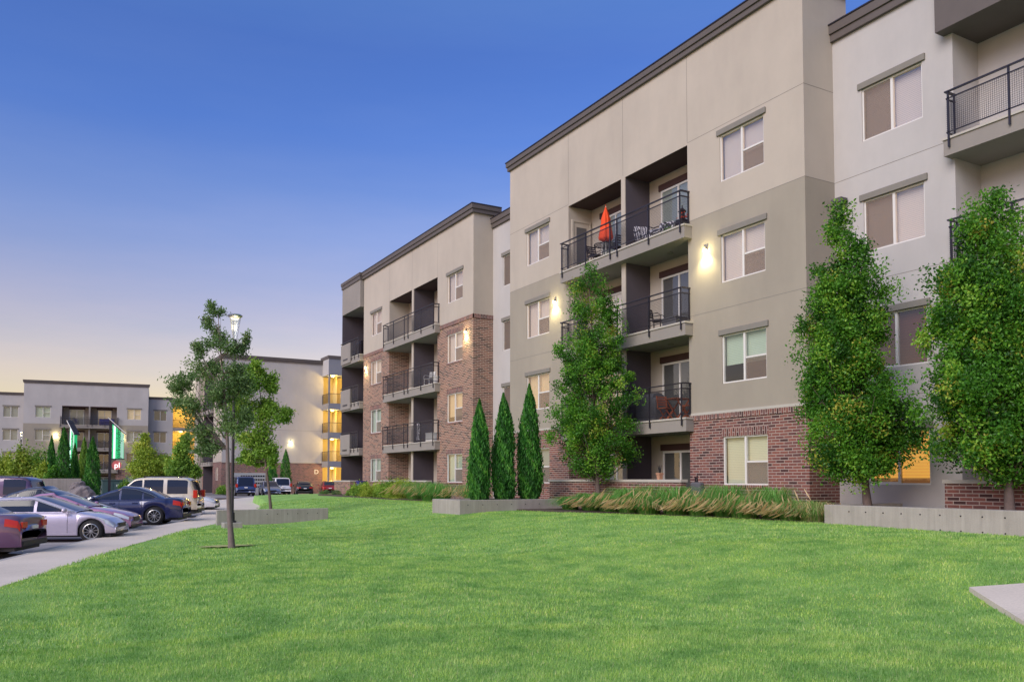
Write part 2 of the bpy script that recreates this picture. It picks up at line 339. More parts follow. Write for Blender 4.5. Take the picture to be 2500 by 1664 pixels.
def window(F, u0, u1, z0, z1, parent, kind='hung', left=1, bl='blind_white', drop=1., lin=True, scr=True, gl='glass', detail=True):
    """left: +1 when larger u lies to the viewer's left"""
    f = MB(); w = .042; a, b = -.11, -.035
    f.fbox(F, u0, u1, z0, z0 + w, a, b); f.fbox(F, u0, u1, z1 - w, z1, a, b); f.fbox(F, u0, u0 + w, z0 + w, z1 - w, a, b); f.fbox(F, u1 - w, u1, z0 + w, z1 - w, a, b)
    um = (u0 + u1) / 2; zm = z0 + (z1 - z0) * .47
    if kind != 'narrow': f.fbox(F, um - .036, um + .036, z0 + w, z1 - w, a, b)
    r0, r1 = (u0 + w, um - .045) if left > 0 else (um + .045, u1 - w)
    if kind == 'hung': f.fbox(F, r0, r1, zm - .025, zm + .025, a, b - .01)
    if kind == 'slider':
        q0, q1 = (um + .045, u1 - w) if left > 0 else (u0 + w, um - .045)
        for z in (z0 + w, z1 - w - .03): f.fbox(F, q0, q1, z, z + .03, a, b - .02)
    o = f.build('window', MAT['vinyl'], parent)
    MB().quad(F(u0 + w, z0 + w, -.075), F(u1 - w, z0 + w, -.075), F(u1 - w, z1 - w, -.075), F(u0 + w, z1 - w, -.075)).build('pane', MAT[gl], o)
    zb = z1 - (z1 - z0) * drop
    if drop > 0: MB().quad(F(u0, zb, -.19), F(u1, zb, -.19), F(u1, z1, -.19), F(u0, z1, -.19)).build('blind', MAT[bl], o)
    if detail:
        if drop < 1: MB().fbox(F, u0 - .3, u1 + .3, z0 - .3, z1 + .2, -1.4, -1.3).build('room', MAT['room_warm' if bl == 'blind_lit' else 'dark'], o)
        if scr and kind == 'hung': MB().quad(F(r0, z0 + w, -.05), F(r1, z0 + w, -.05), F(r1, zm - .02, -.05), F(r0, zm - .02, -.05)).build('insect_screen', MAT['insect_screen'], o)
        if scr and kind == 'slider': MB().quad(F(q0, z0 + w, -.05), F(q1, z0 + w, -.05), F(q1, z1 - w, -.05), F(q0, z1 - w, -.05)).build('insect_screen', MAT['insect_screen'], o)
    if lin: MB().fbox(F, u0 - .1, u1 + .1, z1, z1 + .17, -.03, .055).build('lintel', MAT['lintel'], o, bevel=.008 if detail else 0)
    return o
def cornice(F, u0, u1, z0, z1, parent, d=.10, ends=(0, 0)):
    m = MB(); h = (z1 - z0)
    m.fbox(F, u0 - ends[0] * d, u1 + ends[1] * d, z0, z0 + h * .42, -.3, d); m.fbox(F, u0 - ends[0] * (d + .05), u1 + ends[1] * (d + .05), z0 + h * .42, z1 - .04, -.3, d + .05)
    o = m.build('cornice', MAT['trim'], parent, bevel=.01)
    MB().fbox(F, u0 - ends[0] * (d + .07), u1 + ends[1] * (d + .07), z1 - .04, z1, -.32, d + .075).build('coping', MAT['rail'], o); return o
def wires(F, u0, u1, z0, z1, d, m, p=.05, t=.0028):
    for k in range(1, int((u1 - u0) / p) + 1): m.fbox(F, u0 + k * p - t, u0 + k * p + t, z0, z1, d - t, d + t)
    for k in range(1, int((z1 - z0) / p) + 1): m.fbox(F, u0, u1, z0 + k * p - t, z0 + k * p + t, d - t * .5, d + t * .5)
def wires_end(F, u, z0, z1, d0, d1, m, p=.05, t=.0028):
    for k in range(1, int((d1 - d0) / p) + 1): m.fbox(F, u - t, u + t, z0, z1, d0 + k * p - t, d0 + k * p + t)
    for k in range(1, int((z1 - z0) / p) + 1): m.fbox(F, u - t * .5, u + t * .5, z0 + k * p - t, z0 + k * p + t, d0, d1)
def balcony(F, u0, u1, dB, dF, zt, th, parent, posts, mesh=True, ends=(1, 1), fine=False, r0=None, r1=None):
    o = MB().fbox(F, u0, u1, zt - th, zt - .055, dB, dF).build('balcony', MAT['slab'], parent)
    MB().fbox(F, u0 - .025, u1 + .025, zt - .055, zt, dB, dF + .035).build('ledge', MAT['ledge'], o)
    m = MB(); rd = dF - .03; a, b = u0 + .12 if r0 is None else r0, u1 - .12 if r1 is None else r1
    for u in posts: m.fbox(F, u - .022, u + .022, zt - .26, zt + 1.08, rd + .06, rd + .095)
    m.fbox(F, a - .03, b + .03, zt + 1.08, zt + 1.115, rd + .05, rd + .11)
    for z in (zt + .93, zt + .10): m.fbox(F, a, b, z - .012, z + .012, rd + .065, rd + .095)
    for e, u in zip(ends, (a, b)):
        if not e: continue
        m.fbox(F, u - .03, u + .03, zt + 1.08, zt + 1.125, .0, rd + .04)
        for z in (zt + .93, zt + .10): m.fbox(F, u - .016, u + .016, z - .016, z + .016, .0, rd + .06)
        m.fbox(F, u - .02, u + .02, zt + .1, zt + 1.08, .03, .06)
    m.build('railing', MAT['rail'], o)
    if mesh:
        w = MB()
        if fine: w.quad(F(a, zt + .1, rd + .08), F(b, zt + .1, rd + .08), F(b, zt + .93, rd + .08), F(a, zt + .93, rd + .08))
        else:
            wires(F, a, b, zt + .1, zt + .93, rd + .08, w)
            for e, u in zip(ends, (a, b)):
                if e: wires_end(F, u, zt + .1, zt + .93, .04, rd + .08, w)
        w.build('rail_mesh', MAT['fine_mesh' if fine else 'rail'], o)
    return o
def sconce(F, u, z, parent, watt=55, shape=True):
    o = MB().fbox(F, u - .06, u + .06, z - .01, z + .07, 0, .10).build('wall_lamp', MAT['lintel'], parent, bevel=.01)
    MB().fbox(F, u - .055, u + .055, z - .07, z - .01, .015, .095).build('lamp_glow', MAT['lamp_glow'], o)
    for kind, w, d, dz_ in (('SPOT', watt * 3.6, .12, -.09), ('POINT', watt * .4, .24, -.10)):
        l = bpy.data.lights.new('lamp_light', kind); l.energy = w; l.color = (1, .86, .44); l.shadow_soft_size = .04
        ob = bpy.data.objects.new('lamp_light', l); col.objects.link(ob); ob.parent = o
        p = Vector(F(u, z + dz_, d)); ob.location = p - root_of(parent).location
        if kind == 'SPOT': l.spot_size = R(125); l.spot_blend = .9; ob.rotation_euler = (Vector(F(u, z - 3, .10)) - p).to_track_quat('-Z', 'Y').to_euler()
    return o
def patio_door(F, u0, u1, z0, z1, parent, bl='blind_grey', gl='glass_clear', lit=None):
    f = MB(); w = .07; um = (u0 + u1) / 2
    f.fbox(F, u0, u1, z1 - w, z1, 0, .05)
    for a, b in ((u0, u0 + w), (um - w / 2, um + w / 2), (u1 - w, u1)): f.fbox(F, a, b, z0, z1 - w, 0, .05)
    f.fbox(F, u0 + w, u1 - w, z0, z0 + .07, 0, .045)
    o = f.build('patio_door', MAT['vinyl'], parent)
    MB().quad(F(u0, z0, .03), F(u1, z0, .03), F(u1, z1, .03), F(u0, z1, .03)).build('pane', MAT[gl], o)
    MB().quad(F(u0, z0, .012), F(u1, z0, .012), F(u1, z1, .012), F(u0, z1, .012)).build('blind', MAT[bl], o)
    MB().fbox(F, u0 - .12, u1 + .12, z1 + .02, z1 + .24, 0, .06).build('lintel', MAT['soffit'], o)
    return o
def solid_door(F, u0, u1, z0, z1, parent):
    o = MB().fbox(F, u0 - .08, u0, z0, z1 + .08, 0, .06).fbox(F, u1, u1 + .08, z0, z1 + .08, 0, .06).fbox(F, u0, u1, z1, z1 + .08, 0, .06).fbox(F, u0, u1, z0, z1, 0, .03).build('door', MAT['door_paint'], parent)
    MB().fbox(F, u0 + .14, u1 - .14, z0 + .25, z1 - .2, .03, .04).build('pane', MAT['blind_dark'], o)
    MB().fbox(F, u1 - .1, u1 - .05, z0 + .95, z0 + 1.0, .03, .09).build('handle', MAT['steel'], o); return o

FZ = (.45, 3.55, 6.62, 9.76)              # floor levels
def front_windows(F, u0, u1, parent, left, specs, dz=0, brick_to=3.6, detail=True):
    """a column of four hung windows, top to bottom"""
    for (z0, z1), (bl, drop, gl) in zip(((10.74, 12.2), (7.6, 9.08), (4.5, 5.98), (1.42, 2.88)), specs):
        o = window(F, u0, u1, z0 + dz, z1 + dz, parent, 'hung', left, bl, drop, z1 > brick_to, detail=detail, gl=gl)
        if z1 <= brick_to and detail: MB().fbox(F, u0 - .05, u1 + .05, z1 + dz, z1 + dz + .24, -.01, .004).build('soldier_course', MAT['brick_soldier'], o); MB().fbox(F, u0 - .05, u1 + .05, z0 + dz - .085, z0 + dz, -.01, .03).build('sill', MAT['brick_soldier'], o)
def whole(zs): return zs
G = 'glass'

# ================================================================ the long building beside the lawn
A = thing('apartment_building', 'long four storey cream, taupe and brick apartment building with balconies running along the lawn', 'building', (18.1, 24, 0))
XM, Y0, Y1 = 18.1, 15.68, 32.18
F = FX(XM)
WR, WL, RC = (17.15, 18.95), (28.9, 30.72), (20.43, 27.44)
zz = ((10.74, 12.2), (7.6, 9.08), (4.5, 5.98), (1.42, 2.88))
wh = [(a, b, c, d) for a, b in (WR, WL) for c, d in zz]; rec = [(RC[0], RC[1], .3, 12.43, 1)]
wall('brick_base', F, Y0, Y1, .2, 3.60, 'brick', A, wh + rec)
wall('taupe_wall', F, Y0, RC[0], 3.68, 9.9, 'taupe', A, wh); wall('taupe_wall', F, RC[1], Y1, 3.68, 9.9, 'taupe', A, wh)
wall('cream_wall', F, Y0, Y1, 9.9, 15.45, 'cream', A, wh + rec)
# ledge of upright bricks on top of the base
for a, b in ((Y0 - .03, RC[0]), (RC[1], Y1)):
    o = MB().fbox(F, a, b, 3.44, 3.60, -.02, .03).build('soldier_course', MAT['brick_soldier'], A); MB().fbox(F, a, b, 3.60, 3.68, -.02, .035).build('ledge', MAT['ledge'], o)
# control joints in the stucco
def joint(F, u0, u1, z0, z1, par, d=.002): return MB().fbox(F, u0, u1, z0, z1, -.01, d).build('control_joint', MAT['lintel'], par)
for u in (20.43, 23.87, 27.44): joint(F, u - .008, u + .008, 12.52, 15.36, A)
for z in (12.49, 9.89, 6.8): joint(F, Y0, RC[0], z, z + .015, A); joint(F, RC[1], Y1, z, z + .015, A)
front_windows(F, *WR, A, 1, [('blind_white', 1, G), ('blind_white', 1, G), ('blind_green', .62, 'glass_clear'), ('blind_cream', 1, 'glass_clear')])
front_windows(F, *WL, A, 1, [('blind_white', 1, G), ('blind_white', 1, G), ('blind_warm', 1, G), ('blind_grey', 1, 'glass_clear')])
cornice(F, Y0, Y1, 15.37, 15.78, A, ends=(1, 1))
# side returns of the block (towards the viewer) and the far side
for nm, Fy, x1 in (('side', FY(Y0), 19.3), ('side', FYp(Y1), 19.5)):
    wall('brick_base', Fy, XM, x1, .2, 3.6, 'brick', A); wall('taupe_wall', Fy, XM, x1, 3.68, 9.9, 'taupe', A); wall('cream_wall', Fy, XM, x1, 9.9, 15.45, 'cream', A)
    MB().fbox(Fy, XM - .03, x1, 3.44, 3.6, -.02, .03).fbox(Fy, XM - .03, x1, 3.6, 3.68, -.02, .032).build('soldier_course', MAT['brick_soldier'], A)
    for z in (12.49, 9.89, 6.8): joint(Fy, XM, x1, z, z + .015, A)
    wall('cream_wall', Fy, x1, 19.9, 13.9, 15.45, 'cream', A)
    cornice(Fy, XM + .3, 19.9, 15.37, 15.78, A)
# the balcony recess
XB = 19.22
back = FX(XB); lefts = FY(RC[1])
wall('recess_wall', back, RC[0], RC[1], .3, 12.43, 'cream', A)
wall('recess_side', lefts, XM, XB, 3.6, 12.43, 'cream', A); wall('recess_brick', lefts, XM, XB, .3, 3.6, 'brick', A)
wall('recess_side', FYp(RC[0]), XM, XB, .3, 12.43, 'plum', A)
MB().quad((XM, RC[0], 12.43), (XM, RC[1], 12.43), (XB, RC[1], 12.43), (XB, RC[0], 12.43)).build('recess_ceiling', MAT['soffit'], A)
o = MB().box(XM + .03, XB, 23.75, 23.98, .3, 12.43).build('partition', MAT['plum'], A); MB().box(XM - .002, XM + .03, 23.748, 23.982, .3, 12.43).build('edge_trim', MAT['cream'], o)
for i, z in enumerate(FZ):
    bls = (('blind_grey', 'blind_dark'), ('blind_warm', 'blind_dark'), ('blind_white', 'blind_dark'), ('blind_grey', 'blind_grey'))[i]
    patio_door(back, 21.2, 23.06, z + .02, z + 2.12, A, bls[1], 'glass_clear'); patio_door(back, 24.84, 26.7, z + .02, z + 2.12, A, bls[0], 'glass_clear')
    if i: balcony(F, 20.24, 27.55, -(XB - XM), .32, z, .44, A, [20.40, 22.0, 23.76, 24.18, 25.72, 27.36])
    if i: solid_door(lefts, 18.32, 19.08, z + .02, z + 2.08, A)
for i in (1, 2, 3):
    for y in (21.9, 25.6): MB().lathe((18.6, y, FZ[i] - .475), [(0, .02), (.09, .02), (.11, .0), (.11, .035)], 14).build('ceiling_lamp', MAT['lintel'], A)
sconce(F, 19.59, 8.80, A); sconce(F, 28.42, 8.80, A)

# ---- recessed link to the right with four sliding windows, and the balcony bay beyond it
XR = 19.3; F = FX(XR); sw = (12.96, 14.75)
sz = ((10.75, 12.2), (7.7, 9.12), (4.5, 5.96), (1.45, 2.87))
wall('pale_wall', F, 12.14, Y0, .2, 14.0, 'pale', A, [(*sw, a, b) for a, b in sz])
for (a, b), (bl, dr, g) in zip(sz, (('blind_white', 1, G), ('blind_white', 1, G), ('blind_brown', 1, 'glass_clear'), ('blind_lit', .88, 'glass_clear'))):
    window(F, *sw, a, b, A, 'slider', 1, bl, dr, True, scr=(a > 7), gl=g)
cornice(F, 8.0, Y0, 13.92, 14.42, A)
for z in (9.885, 6.9, 3.75): joint(F, 12.14, Y0, z, z + .015, A)
o = MB().fbox(F, 15.22, 15.55, 9.22, 9.34, .05, .32).fbox(F, 15.36, 15.42, 9.26, 9.32, 0, .05).build('flood_light', MAT['blind_dark'], A)
wall('recess_side', FY(12.14), XR, 20.36, .2, 14.0, 'pale', A); wall('recess_wall', FX(20.36), 6, 12.14, .2, 14.0, 'pale', A)
wall('recess_side', FYp(6), XR, 20.36, .2, 14, 'pale', A)
wall('pale_wall', F, -1, 6, .2, 14.0, 'pale', A)
MB().box(18.95, 20.36, 6.0, 12.36, 12.55, 13.9).build('balcony_hood', MAT['trim'], A)
for z in FZ[1:]: balcony(F, 5.9, 12.22, -1.06, .32, z + .1, .44, A, [6.1, 7.6, 9.1, 10.6, 12.05])
for z in FZ: patio_door(FX(20.36), 7.2, 9.6, z + .1, z + 2.2, A, 'blind_grey')

# ---- link between the two blocks
XL = 19.5; F = FX(XL); nw = (33.7, 35.38)
nz_ = ((10.95, 12.45), (7.8, 9.25), (4.75, 6.05), (1.6, 2.9))
YB0, YB1 = 36.4, 52.4
wall('pale_wall', F, Y1, YB0, .2, 14.1, 'pale', A, [(*nw, a, b) for a, b in nz_])
for a, b in nz_: window(F, *nw, a, b, A, 'slider', 1, 'blind_dark', 1, True, gl='glass_clear')
cornice(F, Y1, YB0, 14.1, 14.6, A)

# ---- the second block: brick to the third floor
X2 = 18.4; F = FX(X2); WR2, WL2, RC2 = (37.6, 39.42), (49.1, 51.0), (40.66, 47.76)
wh = [(a, b, c, d) for a, b in (WR2, WL2) for c, d in zz]; rec = [(RC2[0], RC2[1], .3, 12.43, 1)]
wall('brick_wall', F, YB0, YB1, .2, 9.66, 'brick_warm', A, wh + rec, reveal=.18)
wall('cream_wall', F, YB0, YB1, 9.72, 14.85, 'cream', A, wh + rec)
for a, b in ((YB0 - .03, RC2[0]), (RC2[1], YB1)): MB().fbox(F, a, b, 9.52, 9.72, -.02, .03).build('soldier_course', MAT['brick_soldier'], A)
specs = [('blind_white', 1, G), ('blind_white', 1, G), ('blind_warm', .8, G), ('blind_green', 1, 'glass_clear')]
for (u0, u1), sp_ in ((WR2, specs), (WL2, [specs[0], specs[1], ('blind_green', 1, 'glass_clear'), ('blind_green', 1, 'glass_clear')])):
    for (z0, z1), (bl, dr, g) in zip(zz, sp_):
        o = window(F, u0, u1, z0, z1, A, 'hung', 1, bl, dr, z1 > 9.7, gl=g)
        if z1 < 9.7: MB().fbox(F, u0 - .05, u1 + .05, z1, z1 + .24, -.01, .004).build('soldier_course', MAT['brick_soldier'], o); MB().fbox(F, u0 - .05, u1 + .05, z0 - .085, z0, -.01, .03).build('sill', MAT['brick_soldier'], o)
for u in (40.66, 44.2, 47.76): joint(F, u - .008, u + .008, 12.45, 14.74, A)
cornice(F, YB0, YB1, 14.74, 15.2, A, d=.12, ends=(1, 1))
for Fy, x1 in ((FY(YB0), XL), (FYp(YB1), 30)):
    wall('brick_wall', Fy, X2, x1, .2, 9.66, 'brick_warm', A); wall('cream_wall', Fy, X2, x1, 9.72, 14.85, 'cream', A)
    MB().fbox(Fy, X2 - .03, x1, 9.52, 9.72, -.02, .03).build('soldier_course', MAT['brick_soldier'], A)
    wall('cream_wall', Fy, XL, 19.9, 13.9, 14.85, 'cream', A); cornice(Fy, X2 + .3, 19.9, 14.74, 15.2, A, d=.12)
XB2 = 19.7; back = FX(XB2); lefts = FY(RC2[1])
wall('recess_wall', back, *RC2, .3, 12.43, 'cream', A); wall('recess_side', lefts, X2, XB2, 9.66, 12.43, 'cream', A); wall('recess_brick', lefts, X2, XB2, .3, 9.66, 'brick_warm', A)
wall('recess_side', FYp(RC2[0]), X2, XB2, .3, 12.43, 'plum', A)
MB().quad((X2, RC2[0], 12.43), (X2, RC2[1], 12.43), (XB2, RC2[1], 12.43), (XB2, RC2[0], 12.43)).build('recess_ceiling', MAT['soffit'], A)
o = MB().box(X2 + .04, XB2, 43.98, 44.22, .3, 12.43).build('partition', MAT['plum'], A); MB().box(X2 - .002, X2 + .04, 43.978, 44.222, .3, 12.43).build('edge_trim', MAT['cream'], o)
for i, z in enumerate(FZ):
    patio_door(back, 41.3, 43.1, z + .02, z + 2.12, A, 'blind_grey'); patio_door(back, 45.2, 47.0, z + .02, z + 2.12, A, 'blind_grey')
    if i: balcony(F, 40.3, 48.0, -(XB2 - X2), .3, z + .06, .46, A, [40.45, 42.1, 43.95, 44.5, 46.2, 47.85], fine=True)
sconce(F, 37.17, 8.95, A, 50); sconce(F, 51.84, 8.9, A, 50)

# ---- balcony bay at the far end of the second block
XV = 18.16; F = FX(XV); V0, V1 = 52.46, 56.2
o = MB().box(XV, 20, V0, V1, 12.95, 14.75).build('bay_parapet', MAT['slab'], A); MB().box(XV - .06, 20.05, V0 - .06, V1 + .06, 14.75, 15.0).box(XV - .1, 20.1, V0 - .1, V1 + .1, 15.0, 15.2).build('coping', MAT['trim'], o)
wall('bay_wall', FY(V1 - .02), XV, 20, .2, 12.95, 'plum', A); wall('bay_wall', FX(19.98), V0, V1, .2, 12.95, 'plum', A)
for z in FZ[1:]:
    o = balcony(F, V0, V1, -1.8, 0.0, z + .06, .46, A, [V0 + .14, V0 + .95, V0 + 1.55], r0=V0 + .12, r1=V0 + 1.7, ends=(1, 0), fine=True)
    MB().fbox(F, V0 + 1.75, V1, z - .3, z + 1.05, -.08, .075).build('solid_panel', MAT['slab'], o); MB().fbox(F, V0 + 1.6, V1, z + 1.13, z + 1.18, 0, .1).build('top_rail', MAT['rail'], o)
    MB().fbox(F, V0 + 2.3, V1 - .5, z - .06, z + .04, .07, .09).build('scupper', MAT['rail'], o)
# roof and the far sides
MB().quad((19.7, Y0, 13.7), (34, Y0, 13.7), (34, YB1, 13.7), (19.7, YB1, 13.7)).quad((XR + .2, -1, 13.6), (34, -1, 13.6), (34, Y0, 13.6), (XR + .2, Y0, 13.6)).build('roof', MAT['roofing'], A)
wall('parapet_back', FXp(19.9), Y0, Y1, 13.7, 15.5, 'cream', A); wall('parapet_back', FXp(19.9), YB0, YB1, 13.7, 14.9, 'cream', A)
MB().quad((XM, Y0, 15.5), (19.9, Y0, 15.5), (19.9, Y1, 15.5), (XM, Y1, 15.5)).build('parapet_top', MAT['trim'], A); MB().quad((X2, YB0, 14.95), (19.9, YB0, 14.95), (19.9, YB1, 14.95), (X2, YB1, 14.95)).build('parapet_top', MAT['trim'], A)
wall('rear_wall', FXp(34), -1, YB1, .2, 13.7, 'cream', A); wall('end_wall', FY(-1), XR, 34, .2, 14.0, 'pale', A)

# ================================================================ building with the open stair, at the end of the car park
D = thing('apartment_building', 'building with blank cream end wall, brick base, letter D and yellow lit stairs', 'building', (23, 97, 0))
F = FY(97)
wall('brick_base', F, 17.62, 29.1, -.2, 3.46, 'brick_far', D); wall('cream_wall', F, 17.62, 29.1, 3.5, 15.2, 'pale', D); MB().fbox(F, 17.6, 29.1, 3.42, 3.52, -.02, .05).build('ledge', MAT['ledge'], D)
cornice(F, 17.62, 29.0, 15.1, 15.6, D, ends=(1, 0))
MB().fbox(F, 17.6, 29.1, 7.2, 7.22, -.01, .004).build('control_joint', MAT['lintel'], D)
text_mb('D', .72, Matrix(((1, 0, 0, 28.36), (0, 0, 1, 96.97), (0, 1, 0, 2.4), (0, 0, 0, 1))), .02).build('letter', MAT['white'], D)
sconce(F, 25.3, 6.0, D, 40)
# left front with a window column and balcony bay
F = FX(17.62)
wl = [(99.0, 100.6, a, b) for a, b in zz]
wall('brick_base', F, 97, 102.4, -.2, 3.46, 'brick_far', D, wl); wall('cream_wall', F, 97, 102.4, 3.5, 15.2, 'cream', D, wl)
for a, b in zz: window(F, 99.0, 100.6, a, b, D, 'hung', 1, 'blind_white', 1, False, detail=False)
wall('bay_wall', FX(19.0), 102.4, 109, -.2, 15, 'plum', D); wall('bay_wall', FY(109), 17.62, 19, -.2, 15, 'plum', D); wall('bay_wall', FYp(102.4), 17.62, 19, -.2, 15, 'cream', D)
for z in FZ[1:]: balcony(F, 102.2, 109, -1.3, .3, z, .45, D, [102.4, 104, 105.7, 107.3, 108.8], fine=True)
wall('brick_base', F, 109, 116, -.2, 3.46, 'brick_far', D); wall('cream_wall', F, 109, 116, 3.5, 15.2, 'cream', D)
cornice(F, 97, 116, 15.1, 15.6, D); MB().box(17.0, 17.62, 109.5, 110.5, -.2, 15).build('pilaster', MAT['cream'], D)
MB().quad((17.62, 97, 15), (40, 97, 15), (40, 116, 15), (17.62, 116, 15)).build('roof', MAT['roofing'], D)
wall('rear_wall', FYp(116), 17.62, 40, -.2, 15.2, 'pale', D); wall('rear_wall', FXp(40), 94.6, 116, -.2, 15.2, 'pale', D)
# open stairwell
F = FY(94.6); S0, S1 = 29.0, 36.0
o = MB().box(S0, S1, 94.6, 97.6, 13.7, 15.6).build('stair_parapet', MAT['bluegrey'], D); MB().box(S0 - .08, S1, 94.52, 97.6, 15.6, 15.95).build('coping', MAT['trim'], o)
MB().box(S0 - .004, S0, 94.63, 97.0, 13.72, 15.58).build('parapet_side', MAT['pale'], o)
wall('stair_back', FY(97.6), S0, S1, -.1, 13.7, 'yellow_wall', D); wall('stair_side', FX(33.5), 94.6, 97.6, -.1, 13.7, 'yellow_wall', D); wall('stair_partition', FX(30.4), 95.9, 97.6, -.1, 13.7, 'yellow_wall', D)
MB().box(S0 + .03, S0 + .2, 94.65, 94.82, -.1, 13.7).build('corner_post', MAT['bluegrey'], D)
for k, z in enumerate((3.65, 7.0, 10.38)):
    o = MB().box(S0, S1, 94.6, 97.5, z - .7, z).build('landing', MAT['bluegrey'], D)
    MB().box(S0 - .006, S0, 94.66, 97, z - .68, z - .02).build('landing_side', MAT['slab'], o)
    m = MB().box(S0, S1, 94.62, 94.66, z + 1.1, z + 1.15).box(S0, S0 + .04, 94.66, 97.0, z + 1.1, z + 1.15).box(S0, S0 + .05, 96.9, 97, z, z + 1.1)
    for i in range(20): m.box(S0, S0 + .012, 94.7 + i * .115, 94.712 + i * .115, z, z + 1.1)
    for i in range(44): m.box(S0 + .1 + i * .15, S0 + .112 + i * .15, 94.62, 94.64, z, z + 1.1)
    m.build('railing', MAT['rail'], o)
for z in (2.9, 6.25, 9.62, 13.65):
    for x in (29.7, 32.2):
        o = MB().lathe((x, 95.3, z - .12), [(0, 0), (.14, .01), (.16, .06), (.16, .12)], 12).build('ceiling_lamp', MAT['stair_glow'], D)
        l = bpy.data.lights.new('lamp_light', 'POINT'); l.energy = 200; l.color = (1, .68, .20); l.shadow_soft_size = .15
        ob = bpy.data.objects.new('lamp_light', l); col.objects.link(ob); ob.parent = o; ob.location = Vector((x, 95.3, z - .35)) - D.location
m = MB()
for i in range(14): m.box(31.0 + i * .16, 31.16 + i * .16, 96.2, 97.2, .1 + i * .24, .2 + i * .24)
m.build('stair_flight', MAT['slab'], D)

# ================================================================ far left building facing the camera
B = thing('apartment_building', 'far cream four storey building on the left, facing the camera behind the green signs', 'building', (5.7, 129, 0))
bo, bu, bn = Vector((-1.9, 129.8, 0)), Vector((.994, -.1094, 0)), Vector((-.1094, -.994, 0))
def FB(off=0): return lambda u, z, d: tuple(bo + bu * u + bn * (d + off) + Vector((0, 0, z)))
F = FB(); dz = -.83
zb_ = [(a + dz, b + dz) for a, b in zz]; wc = ((1.2, 3.0), (12.48, 14.25))
wh = [(a, b, c, d) for a, b in wc for c, d in zb_]; rec = [(4.38, 11.17, -.3, 11.6, 1)]
wall('brick_base', F, -.2, 15.2, -.4, 2.95, 'brick_far', B, wh + rec); wall('taupe_wall', F, -.2, 4.38, 2.98, 9.1, 'taupe', B, wh); wall('taupe_wall', F, 11.17, 15.2, 2.98, 9.1, 'taupe', B, wh); wall('pale_wall', F, -.2, 15.2, 9.1, 14.6, 'pale', B, wh + rec)
for (a, b), bls in zip(wc, (('blind_green', 'blind_grey', 'blind_grey', 'blind_green'), ('blind_warm', 'blind_grey', 'blind_dark', 'blind_green'))):
    for (c, d), bl in zip(zb_, bls): window(F, a, b, c, d, B, 'hung', -1, bl, 1, d > 3, detail=False, gl='glass_clear')
cornice(F, -.2, 15.2, 14.55, 14.95, B, ends=(1, 1))
for Fs in (lambda u, z, d: tuple(bo + bu * (-.2 - d) - bn * u + Vector((0, 0, z))), lambda u, z, d: tuple(bo + bu * (15.2 + d) - bn * u + Vector((0, 0, z)))):
    wall('pale_wall', Fs, 0, 1.2, -.4, 14.6, 'pale', B); wall('pale_wall', Fs, 1.2, 14, 12.5, 14.6, 'pale', B)
bk = FB(-1.3)
wall('recess_wall', bk, 4.38, 11.17, -.3, 11.6, 'taupe', B)
for u, s in ((4.38, 1), (11.17, -1)):
    wall('recess_side', lambda a, z, d, u=u: tuple(bo + bu * u - bn * a + Vector((0, 0, z))), 0, 1.3, -.3, 11.6, 'plum', B)
MB().fbox(F, 7.65, 7.85, -.3, 11.6, -1.3, .002).build('partition', MAT['slab'], B)
MB().fbox(F, 4.38, 11.17, 11.5, 11.6, -1.3, -.003).build('recess_ceiling', MAT['soffit'], B)
for i, z in enumerate((-.35, 2.85, 5.85, 9.0)):
    patio_door(bk, 5.2, 7.0, z, z + 2.2, B, ('blind_grey', 'blind_grey', 'blind_dark', 'blind_grey')[i]); patio_door(bk, 8.7, 10.46, z, z + 2.2, B, ('blind_grey', 'blind_dark', 'blind_dark', 'blind_warm')[i])
    if i: balcony(F, 4.1, 11.45, -1.3, .35, z, .45, B, [4.25, 5.9, 7.5, 8.1, 9.7, 11.3], fine=True)
sconce(F, 3.67, 7.75, B, 100); sconce(F, 11.85, 7.7, B, 100)
# lower wings left and right
F = FB(-1.2); w3 = [(c, d) for c, d in zb_]
for u0, u1, (a, b), top in ((-16, -.2, (-2.72, -.95), 13.2), (15.2, 18.45, (15.93, 17.6), 13.25)):
    ex = [(-7.6, -5.8), (-13, -11.2)] if u0 < -1 else []
    hs = [(p, q, c, d) for p, q in [(a, b)] + ex for c, d in w3]
    wall('pale_wall', F, u0, u1, -.4, top, 'pale', B, hs); cornice(F, u0, u1, top - .25, top + .08, B)
    for p, q in [(a, b)] + ex:
        for c, d in w3: window(F, p, q, c, d, B, 'slider', -1, 'blind_grey' if u0 < 0 else 'blind_dark', 1, d > 3, detail=False, gl='glass_clear')
